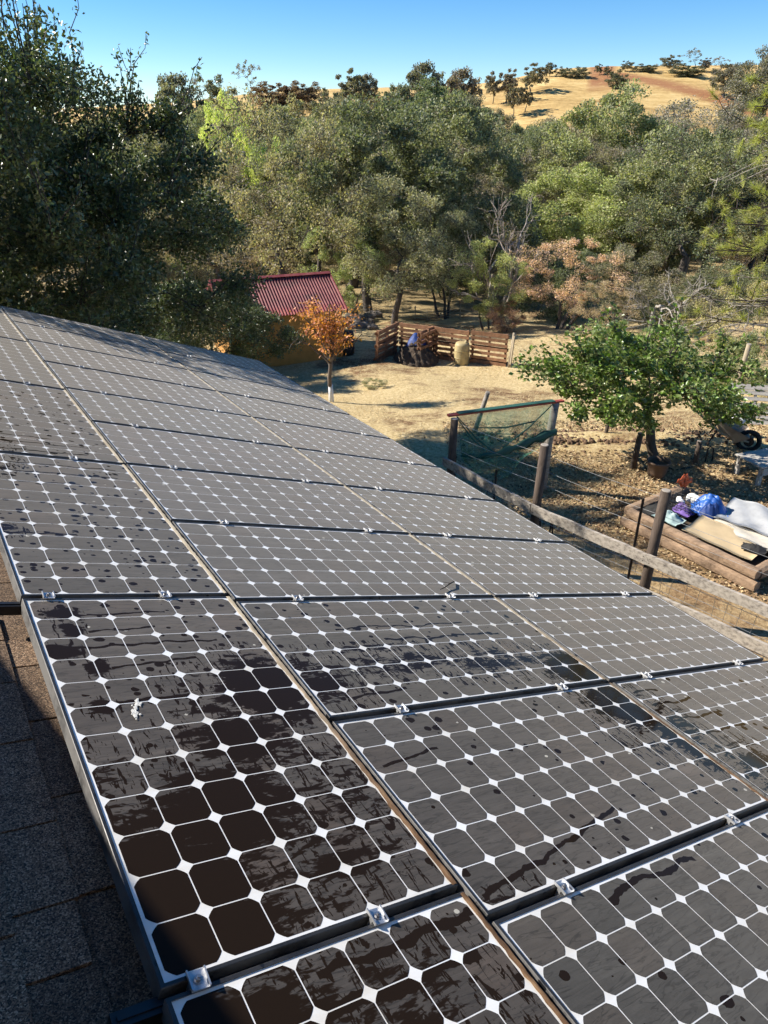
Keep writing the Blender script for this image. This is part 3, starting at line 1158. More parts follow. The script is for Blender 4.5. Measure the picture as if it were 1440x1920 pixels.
def tree_px(k, px, ytop, Y, wpx, col, label, **kw):
    """a tree standing Y metres ahead whose crown tops out at ytop in the photograph"""
    p = at_y(px, ytop, Y)
    g = float(gz(p.x, Y))
    # sideways place is taken at mid crown height
    pm = at_y(px, 960 - FPX * math.tan(PITCH + math.atan2((p.z + g) / 2 - CAM.z, Y)), Y)
    depth = Y * cP + (CAM.z - (p.z + g) / 2) * sP
    r = wpx / 2 * depth / FPX
    return plant(k, pm.x, Y, max(1.0, p.z - g), r, col, label, **kw)


def build_trees():
    W = 'trees of the wood beyond the yard'
    T = tree_px
    # first row behind the yard fence
    T('thin_a', 515, 163, 27.5, 300, (.135, .122, .060), 'big sparse olive brown oak with spreading limbs behind the shed', group=W, rz=1.0, wood=(.05, .042, .036))
    T('mid_a', 742, 318, 28.5, 250, (.125, .125, .068), 'grey green tree with dark trunks right behind the pallet bin', group=W, rz=2.0)
    T('mid_b', 652, 392, 30.5, 130, (.140, .175, .060), 'light green willowy tree right of the shed roof', group=W)
    T('mid_c', 838, 372, 31.0, 170, (.095, .105, .062), 'dull grey green tree between the pallet bin tree and the yellow green one', group=W)
    T('mid_b', 918, 445, 27.0, 128, (.165, .185, .045), 'small rounded yellow green tree behind the right end of the pallets', group=W)
    T('shrub', 950, 560, 26.5, 80, (.17, .085, .055), 'low reddish shrub beneath the small yellow green tree', cat='shrub', name='shrub', group=W)
    T('mid_c', 1062, 438, 26.5, 210, (.27, .165, .105), 'rusty brown drying tree in the middle of the wood edge', group=W)
    T('mid_a', 1180, 455, 27.5, 170, (.085, .082, .048), 'dark dull tree right of the rusty brown one', group=W)
    T('mid_c', 1130, 520, 24.5, 120, (.17, .125, .075), 'brownish bush tree under the dead branches', group=W)
    T('bare_b', 1262, 365, 22.0, 230, GREY, 'dead tree with pale crooked branches at the right of the wood edge', name='dead_tree', wood=(.30, .27, .23), group=W, rz=.4)
    T('bare_a', 945, 285, 29.0, 210, GREY, 'bare leafless tree with several pale upright stems in mid wood', name='dead_tree', wood=(.34, .29, .25), group=W, rz=.3)
    T('mid_a', 1345, 500, 24.0, 170, (.060, .068, .030), 'dark tree in shade behind the dead tree branches', group=W)
    T('mid_b', 1245, 560, 25.5, 110, (.040, .055, .022), 'dark green undergrowth tree below the dead tree', group=W)
    T('mid_c', 1395, 520, 19.5, 190, (.175, .150, .055), 'olive and tan bushy tree at the right picture edge behind the leaning pole', group=W)
    T('shrub', 1420, 615, 17.8, 130, (.085, .105, .036), 'green bush below the olive tan tree at the right edge', cat='shrub', name='shrub', group=W)
    T('shrub', 1150, 598, 21.5, 110, (.075, .125, .030), 'green shrub with fresh leaves behind the fruit tree, left of two', cat='shrub', name='shrub', group=W)
    T('shrub', 1235, 612, 20.5, 130, (.070, .120, .032), 'green shrub with fresh leaves behind the fruit tree, right of two', cat='shrub', name='shrub', group=W)
    T('shrub', 1310, 640, 19.0, 110, (.085, .125, .034), 'bright green low bush right behind the fruit tree crown', cat='shrub', name='shrub', group=W)
    # second rows
    T('oak_b', 440, 168, 47, 120, (.21, .24, .050), 'bright yellow green tree glowing behind the sparse oak', group=W)
    T('thin_b', 585, 250, 36, 150, (.120, .105, .062), 'brownish thin oak between the sparse oak and the light green tree', group=W)
    T('oak_a', 700, 250, 46, 180, (.085, .095, .042), 'olive oak above the grey green tree by the pallets', group=W)
    T('oak_b', 1085, 305, 42, 230, (.130, .150, .045), 'broad yellowish green oak left of the dead branches', group=W)
    T('oak_a', 1135, 172, 58, 250, (.118, .130, .046), 'tall green oak rising below the golden hillside', group=W, rz=1.5)
    T('thin_a', 1310, 178, 70, 250, (.118, .105, .086), 'wide grey brown leaf thin oak right of the tall green oak', group=W)
    T('thin_b', 1230, 192, 78, 170, (.125, .110, .088), 'grey leaf thin oak behind the tall green oak', group=W)
    T('thin_b', 1215, 330, 40, 200, (.100, .098, .062), 'grey green oak with dark limbs above the dead tree', group=W)
    T('oak_c', 1330, 330, 38, 200, (.115, .112, .060), 'mixed grey green oak left of the pine branches', group=W)
    T('oak_c', 1420, 300, 42, 190, (.105, .098, .060), 'grey oak half hidden behind the pine branches', group=W)
    T('oak_b', 1010, 230, 72, 130, (.090, .105, .048), 'green oak at the foot of the golden hillside', group=W)
    T('thin_b', 930, 265, 55, 150, (.105, .088, .066), 'brown grey thin oak behind the bare stems', group=W)
    T('oak_a', 815, 160, 92, 200, (.060, .078, .036), 'large dark rounded live oak at the top of the central wood', group=W)
    T('oak_b', 735, 185, 84, 190, (.070, .085, .040), 'dark live oak left of the large rounded one', group=W)
    T('oak_c', 880, 185, 105, 150, (.080, .076, .052), 'grey brown oak right of the large rounded live oak', group=W)
    T('oak_b', 770, 265, 64, 200, (.048, .062, .032), 'deep green oak in the middle of the wood', group=W)
    T('oak_c', 640, 205, 80, 150, (.085, .088, .046), 'olive oak left of the dark live oaks', group=W)
    T('oak_c', 850, 300, 50, 170, (.078, .090, .046), 'dull green oak below the large rounded live oak', group=W)
    T('oak_a', 1425, 100, 120, 170, (.080, .078, .058), 'grey green oak rising against the sky at the right edge', group=W)
    T('oak_c', 360, 230, 55, 170, (.085, .098, .045), 'green oak just right of the near live oak crown', group=W)
    # along the crest
    C = 'trees along the crest of the hill'
    F = tree_px
    for (k, x, yt, Y, w, col, lab) in [
        ('far_a', 338, 128, 150, 92, (.070, .072, .045), 'dark oak on the crest right beside the near oak crown'),
        ('far_thin', 380, 133, 190, 40, (.09, .08, .06), 'small thin crest tree right of the dark crest oak'),
        ('far_c', 412, 138, 175, 62, (.075, .078, .045), 'low rounded crest oak left of the tall thin crest tree'),
        ('far_thin', 463, 108, 200, 48, (.085, .080, .055), 'tall thin leaf poor tree alone against the sky at left'),
        ('far_c', 500, 150, 195, 70, (.095, .060, .042), 'brown bush mass on the crest, left of three'),
        ('far_c', 540, 148, 195, 70, (.095, .058, .040), 'brown bush mass on the crest, middle of three'),
        ('far_c', 578, 150, 195, 60, (.090, .060, .042), 'brown bush mass on the crest, right of three'),
        ('far_c', 615, 162, 165, 60, (.060, .066, .040), 'dark low oak right of the brown crest bushes'),
        ('far_b', 655, 122, 185, 62, (.080, .078, .052), 'upright crest oak with sky showing through, left of a pair'),
        ('far_a', 690, 132, 190, 44, (.080, .072, .050), 'upright crest oak, right and lower of a pair'),
        ('far_a', 745, 150, 170, 60, (.062, .072, .040), 'dark oak just below the crest left of the domed oak'),
        ('far_a', 798, 108, 178, 78, (.070, .068, .048), 'domed dark oak standing highest on the central crest'),
        ('far_a', 868, 120, 176, 72, (.085, .065, .048), 'brownish domed oak right of the highest crest oak'),
        ('far_b', 925, 128, 205, 34, (.09, .078, .06), 'thin crest tree at the left end of the golden slope'),
        ('far_b', 952, 124, 205, 40, (.085, .070, .055), 'reddish grey crest tree at the left end of the golden slope'),
        ('far_b', 1000, 114, 212, 52, (.078, .072, .052), 'spreading oak at the brow of the golden slope'),
        ('far_a', 1031, 113, 232, 20, (.055, .055, .035), 'tiny lone tree on the skyline left of the graded track'),
        ('far_c', 1058, 121, 230, 26, (.060, .062, .040), 'small dark bush on the skyline beside the lone tree'),
        ('far_c', 1085, 121, 228, 44, (.065, .066, .045), 'wide dark bush on the skyline left of the red cut'),
        ('far_b', 1124, 115, 232, 16, (.06, .065, .04), 'tiny round tree above the red cut, left of two'),
        ('far_b', 1140, 119, 228, 18, (.06, .065, .04), 'tiny round tree above the red cut, right of two'),
        ('far_c', 1157, 127, 214, 40, (.050, .055, .035), 'dark spreading bush below the red cut'),
        ('far_b', 1176, 110, 238, 26, (.07, .07, .05), 'small skyline tree above the graded track, leftmost'),
        ('far_c', 1212, 116, 238, 46, (.060, .064, .045), 'long low dark bush on the skyline above the track'),
        ('far_b', 1258, 98, 236, 44, (.080, .080, .065), 'grey green tree on the right skyline'),
        ('far_thin', 1300, 86, 238, 36, (.08, .078, .055), 'tallest thin tree on the right skyline'),
        ('far_b', 1322, 104, 238, 26, (.085, .070, .065), 'purplish grey small tree right of the tallest skyline tree'),
        ('far_c', 1290, 116, 230, 60, (.055, .060, .038), 'dark bushes at the foot of the right skyline trees'),
        ('far_thin', 1350, 102, 240, 34, (.09, .08, .07), 'faint leafless tree on the far right skyline'),
        ('far_a', 1365, 112, 205, 60, (.072, .068, .050), 'drooping oak at the right end of the golden slope'),
        ('far_b', 965, 150, 190, 36, (.08, .072, .05), 'small tree on the golden slope below the brow, left of two'),
        ('far_b', 985, 152, 192, 34, (.08, .072, .05), 'small tree on the golden slope below the brow, right of two')]:
        F(k, x, yt, Y * .86, w, col, lab, group=C, sink=.4)
    # low brush that fills the wood down to the ground
    rr = random.Random(12)
    done = []
    seen = {}
    while len(done) < 60:
        Y = rr.uniform(29, 62)
        X = rr.uniform(-.36, .56) * Y
        if any((X - a) ** 2 + (Y - b) ** 2 < 4 for a, b in done): continue
        if Y < 33 and X < 6.5: continue
        done.append((X, Y))
        h = rr.uniform(1.6, 3.4)
        hue, c = rr.choice([('olive', (.085, .095, .045)), ('tan', (.115, .100, .055)), ('brown', (.13, .095, .06)), ('dark green', (.06, .075, .034))])
        px = 720 + FPX * X / (Y * cP + 6 * sP)
        z = [n for q, n in [(560, 'behind the shed'), (700, 'behind the rubble pile'), (820, 'behind the compost heap'), (960, 'behind the right pallets'), (1120, 'behind the rusty brown tree'), (1300, 'behind the dead tree'), (9999, 'behind the pine')] if px < q][0]
        l = '%s low brush thicket %s, %s' % (hue, 'at the wood edge' if Y < 40 else 'deep under the oaks', z)
        seen[l] = seen.get(l, 0) + 1
        l = ['', 'second ', 'third ', 'fourth ', 'fifth ', 'sixth ', 'seventh '][min(seen[l] - 1, 6)] + l
        plant('shrub', X, Y, h, rr.uniform(1.4, 2.4), c, l, cat='shrub', name='shrub', group='brush under the oaks')
    # the rest of the wood: trees that nothing tells apart
    lim_x = [250, 340, 420, 500, 600, 700, 800, 900, 930, 980, 1060, 1100, 1200, 1300, 1400, 1600]
    lim_y = [215, 200, 185, 178, 178, 170, 160, 185, 218, 222, 205, 185, 185, 185, 175, 160]
    pts = []
    used = {}
    HUE = {(.085, .095, .045): 'olive', (.078, .088, .044): 'dull green', (.105, .100, .058): 'grey green', (.110, .094, .066): 'grey brown', (.062, .075, .036): 'dark green', (.115, .125, .048): 'yellowish green', (.095, .080, .058): 'dusty brown'}

    def lab_of(c, px, Y, used):
        row = 'low in the wood' if Y < 55 else 'half way up the wood' if Y < 95 else 'high on the wooded slope'
        zone = [(180, 'far left behind the live oak'), (420, 'beside the near live oak'), (560, 'above the red roofed shed'), (700, 'above the rubble pile'), (800, 'above the compost heap'), (900, 'above the yellow barrel'), (1000, 'behind the bare stems'), (1120, 'above the rusty brown tree'), (1260, 'above the fruit tree'), (1380, 'left of the pine'), (9999, 'behind the pine')]
        z = [n for q, n in zone if px < q][0]
        l = '%s oak %s, %s' % (HUE[c], row, z)
        k = used.get(l, 0)
        used[l] = k + 1
        return l if not k else ('%s %s oak %s, %s' % (['', 'second', 'third', 'fourth', 'fifth', 'sixth', 'seventh', 'eighth'][min(k, 7)], HUE[c], row, z))
    rr = random.Random(5)
    tries = 0
    while len(pts) < 165 and tries < 20000:
        tries += 1
        Y = 33 + 145 * rr.random() ** 1.25
        az = rr.uniform(-.52, .54)
        X = az * Y
        px = 720 + FPX * X / (Y * cP)
        if Y > 118 and px > 930: continue
        if Y < 60 and 870 < px < 1300: continue
        md = 4.6 + Y * .022
        if any((X - a) ** 2 + (Y - b) ** 2 < md * md for a, b in pts): continue
        ly = np.interp(px, lim_x, lim_y) + rr.uniform(4, 26)
        g = float(gz(X, Y))
        h = min(rr.uniform(6, 9.5), at_y(px, ly, Y).z - g)
        if h < 2.5: continue
        pts.append((X, Y))
        c = rr.choice([(.110, .094, .066), (.105, .100, .058), (.085, .095, .045), (.078, .088, .044), (.105, .100, .058), (.110, .094, .066), (.062, .075, .036), (.115, .125, .048), (.095, .080, .058)])
        kd = rr.choice(['oak_a', 'oak_b', 'oak_c', 'thin_a', 'thin_b', 'thin_a', 'thin_b']) if Y < 95 else rr.choice(['far_a', 'far_b', 'far_c', 'oak_c'])
        plant(kd, X, Y, h, min(h * .52, rr.uniform(3.0, 4.4)), c, lab_of(c, px, Y, used), group='oaks crowding the wooded slope')


build_trees()


def build_near_trees():
    # big live oak beyond the far roof edge, left
    w, c = make_tree(31, H=6.7, R=3.3, fork=.30, nl=190, sep=.16, leaves=230000, leaf=(.070, .040), rc=.19, trunk_r=.17, low=.06, shoots=420, twigs=3, stems=3, hollow=.25, up=.25)
    w.materials.append(MATS['bark'])
    c.materials.append(FOLG)
    X, Y = -5.9, 11.6
    t = empty('live_oak', (X, Y, float(gz(X, Y))))
    tag(t, 'big dark live oak with glossy leaves filling the left behind the roof', 'tree')
    link('trunk', w, t).color = (.060, .052, .046, 1)
    link('crown', c, t).color = (.076, .095, .042, 1)
    # lower live oak between that one and the shed
    w, c = make_tree(33, H=2.5, R=2.1, fork=.25, nl=80, sep=.2, leaves=70000, leaf=(.056, .032), rc=.24, trunk_r=.10, low=.05, shoots=60, twigs=4, stems=3, hollow=.3, up=.25)
    w.materials.append(MATS['bark'])
    c.materials.append(FOLG)
    X, Y = -4.9, 19.4
    t = empty('live_oak', (X, Y, float(gz(X, Y))))
    tag(t, 'smaller dark live oak in front of the shed beside the far roof corner', 'tree')
    link('trunk', w, t).color = (.060, .052, .046, 1)
    link('crown', c, t).color = (.066, .084, .038, 1)
    # fruit tree in the garden
    w, c = make_tree(41, H=2.42, R=1.68, fork=.34, nl=70, sep=.2, leaves=13000, leaf=(.082, .060), rc=.22, trunk_r=.080, low=.38, shoots=34, twigs=4, hollow=.3, up=.8)
    w.materials.append(MATS['bark'])
    c.materials.append(FOLG)
    lean = Matrix(((1, 0, -.24, 0), (0, 1, 0, 0), (0, 0, 1, 0), (0, 0, 0, 1)))
    w.transform(lean)
    c.transform(lean)
    p = ground(1232, 868)
    t = empty('fruit_tree', (p.x - .04, p.y + .05, p.z), 0)
    t.scale = (1.10, .9, .94)
    tag(t, 'broad leafy green fruit tree in the garden', 'tree')
    link('trunk', w, t).color = (.085, .066, .052, 1)
    link('crown', c, t).color = (.120, .165, .042, 1)
    # young tree in orange autumn leaf with whitewashed foot
    p = ground(621, 754)
    rr = np.random.default_rng(8)
    t = empty('young_tree', p)
    tag(t, 'young tree with orange autumn leaves and whitewashed trunk foot', 'tree')
    wd = TubeNP()
    tip = np.array([.02, 0, .95])
    wd.tube(wander(rr, np.array([0, 0, .42]), tip, 6, .04), np.linspace(.055, .045, 6), 8)
    LP, LD = [], []
    for (dx, dy, z, lf) in [(-.75, .1, 1.55, 0), (-.35, .2, 2.2, 1), (.05, -.15, 2.35, 1), (-.1, .3, 2.1, 1), (.25, .1, 2.15, 1), (-.2, -.2, 1.9, 1), (.75, 0, 1.62, 0), (-.5, -.1, 2.0, 1), (.1, .25, 1.8, 1), (-.3, .05, 1.72, 1), (.3, -.1, 1.85, 1)]:
        e = np.array([dx, dy, z])
        b = wander(rr, tip, e, 6, .08, .05)
        wd.tube(b, np.linspace(.030, .008, 6), 5)
        for k in range(5):
            s_ = b[rr.integers(3, 6)]
            q = s_ + rr.normal(0, .17, 3)
            wd.tube(wander(rr, s_, q, 3, .1), np.linspace(.007, .003, 3), 3)
            if lf:
                m = 34
                o = rr.normal(0, .10, (m, 3))
                LP.append(q + o)
                LD.append(o * 8 + [0, 0, -.5])
    me = wd.mesh('trunk')
    me.materials.append(MATS['bark'])
    link('trunk', me, t).color = (.13, .105, .085, 1)
    b = MB()
    b.tube([(0, 0, -.15), (.004, 0, .2), (.0, .004, .44)], [.064, .060, .057], 10)
    b.build('whitewash', simple('whitewash', (.66, .68, .70), .85, 0, .2, 12, .4, .006), t, True)
    V, F = leaves_np(rr, np.concatenate(LP), np.concatenate(LD), .085, .042, .2)
    cm = np_mesh('crown', V, F)
    cm.materials.append(FOL)
    link('crown', cm, t).color = (.42, .185, .065, 1)


build_near_trees()


def build_pine():
    """pine standing right of the picture whose branches reach into it"""
    rr = np.random.default_rng(77)
    X, Y = 10.2, 15.5
    g0 = float(gz(X, Y))
    t = empty('pine_tree', (X, Y, g0))
    tag(t, 'pine with long yellow green needles reaching in from the right edge', 'tree')
    w = TubeNP()
    trunk = wander(rr, np.array([0, 0, -.3]), np.array([.3, .2, 10.5]), 10, .02)
    w.tube(trunk, np.linspace(.20, .05, 10), 9)
    ndl, nd = [], []
    dead = TubeNP()
    targets = [(1375, 200, 0), (1330, 215, 0), (1400, 160, 0), (1420, 290, 0), (1385, 260, 0), (1430, 240, 0), (1355, 285, 0), (1300, 420, 1), (1330, 455, 1), (1310, 390, 1), (1355, 400, 1), (1390, 430, 1), (1300, 470, 1), (1345, 480, 1), (1420, 380, 0), (1290, 560, 1), (1275, 590, 1), (1420, 470, 1)]
    for (px, py, yel) in targets:
        e = np.array(at_y(px + 40, py, Y + rr.uniform(-1.0, .6))) - [X, Y, g0]
        z0 = min(9.8, max(2.0, e[2] - rr.uniform(-.6, .7)))
        a = np.array([.02 * z0, .015 * z0, z0])
        pts = wander(rr, a, e, 9, .05, -.04)
        w.tube(pts, np.linspace(.035, .008, 9), 5)
        for k in range(13):
            i = rr.integers(3, 9)
            s_ = pts[i]
            q = s_ + rr.normal(0, .26, 3) + (pts[-1] - pts[0]) * .06
            w.tube(wander(rr, s_, q, 4, .1), np.linspace(.009, .005, 4), 4)
            m = 95
            d = rr.normal(0, 1, (m, 3)) + (q - s_) * 3.0
            d /= np.linalg.norm(d, axis=1)[:, None]
            ndl.append(q - (q - s_) * rr.random((m, 1)) * .35)
            nd.append(d)
    for (px, py) in [(1300, 640), (1330, 560), (1365, 590), (1390, 520), (1345, 340), (1380, 345), (1400, 610), (1280, 610), (1420, 560)]:
        e = np.array(at_y(px, py, Y + rr.uniform(-.8, .8))) - [X, Y, g0]
        z0 = max(1.6, e[2] + rr.uniform(-.1, .7))
        pts = wander(rr, np.array([0, 0, z0]), e, 8, .09, .03)
        dead.tube(pts, np.linspace(.026, .006, 8), 4)
        for k in range(9):
            s_ = pts[rr.integers(3, 8)]
            q = s_ + rr.normal(0, .34, 3) + [-.15, 0, -.1]
            dead.tube(wander(rr, s_, q, 4, .14), np.linspace(.010, .003, 4), 3)
    me = w.mesh('trunk')
    me.materials.append(MATS['bark'])
    link('trunk', me, t).color = (.045, .032, .025, 1)
    me = dead.mesh('dead_branch')
    me.materials.append(MATS['bark'])
    o = link('dead_branch', me, t)
    o.color = (.27, .24, .20, 1)
    o['label'] = 'pale dead lower branches'
    P, D = np.concatenate(ndl), np.concatenate(nd)
    n = len(P)
    L = .19 * rr.uniform(.7, 1.2, n)[:, None]
    s_ = np.cross(D, rr.normal(0, 1, (n, 3)))
    s_ /= np.linalg.norm(s_, axis=1)[:, None]
    V = np.stack([P + s_ * .0035, P + D * L, P - s_ * .0035], 1).reshape(-1, 3)
    cm = np_mesh('crown', V, np.arange(n * 3).reshape(n, 3))
    cm.materials.append(FOL)
    link('crown', cm, t).color = (.27, .28, .072, 1)


build_pine()

# ================================================================== YARD
simple('grey_wood', (.30, .265, .225), .85, 0, .40, 5, .5, .006, stretch=(1, 1, 6))
simple('old_post', (.085, .062, .048), .9, 0, .45, 6, .6, .008, stretch=(3, 3, .8))
simple('pale_pole', (.36, .30, .21), .85, 0, .25, 6, .4, .004, stretch=(3, 3, .8))
simple('pallet_wood', (.24, .125, .066), .85, 0, .45, 7, .4, .005, each=.42)
simple('plank_wood', (.40, .355, .30), .85, 0, .5, 3.0, .6, .006, col2=(.13, .11, .095), stretch=(1.2, 9, 9))
simple('timber', (.33, .225, .145), .9, 0, .45, 3.0, .8, .02, stretch=(1, 6, 6))
simple('red_paint', (.33, .060, .040), .6, 0, .3, 9, .2, .003)
simple('ochre_wall', (.46, .235, .060), .9, 0, .20, 5, .3, .006)
simple('wire', (.42, .42, .40), .45, .6, .3, 30, 0)
simple('rust_steel', (.050, .036, .028), .75, .3, .4, 20, .3, .002)
simple('black_plastic', (.014, .014, .015), .45, 0, .3, 14, .1, .003)
simple('blue_tarp', (.025, .110, .42), .42, 0, .35, 9, .3, .01)
simple('dark_blue_tarp', (.012, .045, .20), .6, 0, .35, 9, .3, .01)
simple('grey_tarp', (.40, .41, .42), .6, 0, .2, 6, .3, .01)
simple('cardboard', (.50, .385, .23), .85, 0, .12, 6, .15, .004)
simple('paper', (.60, .55, .46), .85, 0, .20, 14, .3, .006)
simple('white_cloth', (.72, .72, .70), .8, 0, .15, 9, .3, .006)
simple('teal_cloth', (.33, .44, .43), .8, 0, .15, 9, .3, .006)
simple('purple_cloth', (.17, .10, .36), .8, 0, .3, 12, .3, .006)
simple('orange_plastic', (.62, .12, .035), .5, 0, .3, 12, .2, .004)
simple('yellow_plastic', (.40, .32, .16), .6, 0, .35, 7, .2, .006)
simple('rock', (.14, .12, .105), .9, 0, .4, 4, .8, .03, each=.35)
simple('soil_heap', (.095, .068, .048), .95, 0, .5, 14, 1.0, .05, col2=(.16, .12, .08))
simple('barrow_tray', (.40, .33, .26), .6, .1, .35, 6, .3, .004)
simple('rubber', (.020, .019, .018), .8, 0, .3, 20, .3, .004)
simple('white_paint_board', (.46, .43, .385), .8, 0, .35, 5, .4, .005, stretch=(1, 8, 8))
simple('clay_pot', (.13, .085, .058), .8, 0, .3, 7, .3, .006)
simple('hose', (.030, .028, .024), .6, 0, .3, 20, 0)
simple('earth_clod', (.17, .105, .062), .95, 0, .45, 9, .9, .02)


def red_sheet():
    m, g = material('red_sheet')
    P = tc(g)
    n = g.noise(g.scale(P, 1.1, 1.6, 1.6), 1.5, 6, .68)
    g.put(g.bsdf.inputs['Base Color'], g.ramp(n, [(.34, (.085, .020, .020)), (.52, (.175, .034, .038)), (.68, (.24, .085, .070))]))
    g.bsdf.inputs['Roughness'].default_value = .62
    g.bsdf.inputs['Specular IOR Level'].default_value = .3
    return m


def net_mat():
    m, g = material('shade_net')
    P = tc(g)
    n = g.noise(P, 7, 4, .6)
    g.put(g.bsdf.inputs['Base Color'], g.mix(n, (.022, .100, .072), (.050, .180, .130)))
    g.bsdf.inputs['Roughness'].default_value = .7
    tr = g.node('ShaderNodeBsdfTransparent')
    mx = g.node('ShaderNodeMixShader')
    g.put(mx.inputs[0], g.mr(n, .3, .7, .46, .68))
    tl = g.node('ShaderNodeBsdfTranslucent')
    g.put(tl.inputs[0], (.07, .24, .17))
    m1 = g.node('ShaderNodeMixShader')
    m1.inputs[0].default_value = .5
    m.node_tree.links.new(g.bsdf.outputs[0], m1.inputs[1])
    m.node_tree.links.new(tl.outputs[0], m1.inputs[2])
    m.node_tree.links.new(tr.outputs[0], mx.inputs[1])
    m.node_tree.links.new(m1.outputs[0], mx.inputs[2])
    m.node_tree.links.new(mx.outputs[0], g.out.inputs[0])
    m2, g2 = material('net_folded')
    P = tc(g2)
    n = g2.noise(P, 9, 4, .6)
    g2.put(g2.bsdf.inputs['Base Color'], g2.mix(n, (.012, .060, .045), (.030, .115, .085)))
    g2.bsdf.inputs['Roughness'].default_value = .7
    return m, m2


def Z(x, y): return float(gz(x, y))


def grid_mesh(name, f, n, k, smooth_=True, thick=0.0):
    u, v = np.meshgrid(np.linspace(0, 1, n), np.linspace(0, 1, k), indexing='ij')
    V = f(u, v).reshape(-1, 3)
    i = np.arange(n * k).reshape(n, k)
    F = np.stack([i[:-1, :-1], i[1:, :-1], i[1:, 1:], i[:-1, 1:]], -1).reshape(-1, 4)
    if thick:
        V2 = V - [0, 0, thick]
        F2 = F[:, ::-1] + len(V)
        ed = np.concatenate([i[:, 0], i[-1, 1:], i[::-1, -1][1:], i[0, ::-1][1:]])
        S = np.stack([ed[:-1], ed[:-1] + len(V), ed[1:] + len(V), ed[1:]], -1)
        V = np.concatenate([V, V2])
        F = np.concatenate([F, F2, S[:, ::-1]])
    return np_mesh(name, V, F, smooth_)


def crumple(seed, sx, sy, h, sharp=1.0, drop=.0, n=26):
    rr = np.random.default_rng(seed)
    ph = rr.uniform(0, 6, (7, 3))
    fr = rr.normal(0, 9, (7, 2))

    def f(u, v):
        z = 0
        for (a, b), p in zip(fr, ph): z = z + np.abs(np.sin(a * (u - .5) + b * (v - .5) + p[0])) ** sharp / 7
        env = 1 - np.clip(np.hypot((u - .5) * 2, (v - .5) * 2), 0, 1) ** 2
        w = .05 * np.sin(9 * v + ph[0][0]) + .04 * np.sin(13 * u + ph[1][0])
        return np.stack([(u - .5) * sx * (1 + w), (v - .5) * sy * (1 - w), z * h * (.25 + env) + env * h * .7 - drop * (1 - env)], -1)
    return grid_mesh('cloth', f, n, n, False, .006)


def lump(seed, sx, sy, sz, rough=.25, sub=2):
    bm = bmesh.new()
    bmesh.ops.create_icosphere(bm, subdivisions=sub, radius=1)
    rr = np.random.default_rng(seed)
    k = rr.normal(0, 1.6, (5, 3))
    p = rr.uniform(0, 6, 5)
    for v in bm.verts:
        c = np.array(v.co)
        d = 1 + rough * sum(math.sin(float(k[i] @ c) + p[i]) for i in range(5)) / 2.2
        v.co = Vector((c[0] * sx * d, c[1] * sy * d, c[2] * sz * d))
    m = bpy.data.meshes.new('lump')
    bm.to_mesh(m)
    bm.free()
    return m


def build_shed():
    a = Vector((.926, .378, 0)).normalized()
    b = Vector((-.378, .926, 0)).normalized()
    E = Vector((-1.10, 21.7, 0))                                       # right front eave corner
    LEN, HD, ZE, ZR, OV = 3.65, 1.62, .47, 1.28, .16
    zg = Z(-2, 22) - .15
    t = empty('shed', (E.x, E.y, zg))
    tag(t, 'small ochre shed with a red corrugated gable roof behind the oak leaves', 'shed')
    red = red_sheet()
    O = Vector((E.x, E.y, zg))
    for nm, s0 in (('front_roof', 0), ('back_roof', 1)):
        def f(u, v, s0=s0):
            d = -LEN * u
            w = HD * v if not s0 else 2 * HD - HD * v
            z = ZE + (ZR - ZE) * v + .016 * np.cos(2 * np.pi * d / .088)
            return np.stack([E.x + a.x * d + b.x * w - O.x, E.y + a.y * d + b.y * w - O.y, z - O.z], -1)
        link(nm, grid_mesh(nm, f, 340, 5, True, .004), t, red)
    m = MB()
    for s in (-.10, .10):
        p0 = E + b * (HD + s * .7) + Vector((0, 0, ZR + .030 - abs(s) * .25))
        m.bar(p0 - O + a * .02, p0 - a * LEN - O - a * .02, .15, .012, Vector((b.x * s * 3, b.y * s * 3, 1)))
    m.build('ridge_cap', red, t)
    for d in (.012, -LEN - .012):
        m = MB()
        p = E + a * d - O
        m.bar(p + Vector((0, 0, ZE - .03)), p + b * HD + Vector((0, 0, ZR - .03)), .03, .13)
        m.bar(p + b * 2 * HD + Vector((0, 0, ZE - .03)), p + b * HD + Vector((0, 0, ZR - .034)), .03, .13)
        m.build('rake_board', red, t)
    # walls with gable ends
    V = []
    for d in (-OV, -LEN + OV):
        for w, z in ((OV, zg), (OV, ZE + .06), (HD, ZR - .06), (2 * HD - OV, ZE + .06), (2 * HD - OV, zg)):
            p = E + a * d + b * w - O
            V.append((p.x, p.y, z - O.z))
    m = MB()
    m.add(V, [(0, 1, 2, 3, 4), (9, 8, 7, 6, 5), (0, 5, 6, 1), (3, 8, 9, 4)])
    m.build('wall', MATS['ochre_wall'], t)
    for d in (-OV + .008, -LEN + OV - .008):
        for w in (OV - .012,):
            p = E + a * d + b * w - O
            MB().box((p.x, p.y, (ZE + .04 - zg) / 2), (.07, .07, ZE + .04 - zg), Matrix.Rotation(math.atan2(a.y, a.x), 3, 'Z')).build('corner_post', MATS['ochre_wall'], t)


build_shed()

PAL = {}


def pallet_meshes():
    W, H = 1.12, .98
    s = MB()
    s.box((0, 0, 0), (W, .022, .085), None, .003)
    st = MB()
    st.box((0, 0, 0), (.045, .085, H), None, .003)
    sw = MB()
    sw.box((0, 0, 0), (W, .022, .125), None, .003)
    PAL.update(slat=s.mesh('slat'), wide=sw.mesh('slat'), stringer=st.mesh('stringer'), W=W, H=H)
    for k in ('slat', 'wide', 'stringer'): PAL[k].materials.append(MATS['pallet_wood'])


pallet_meshes()


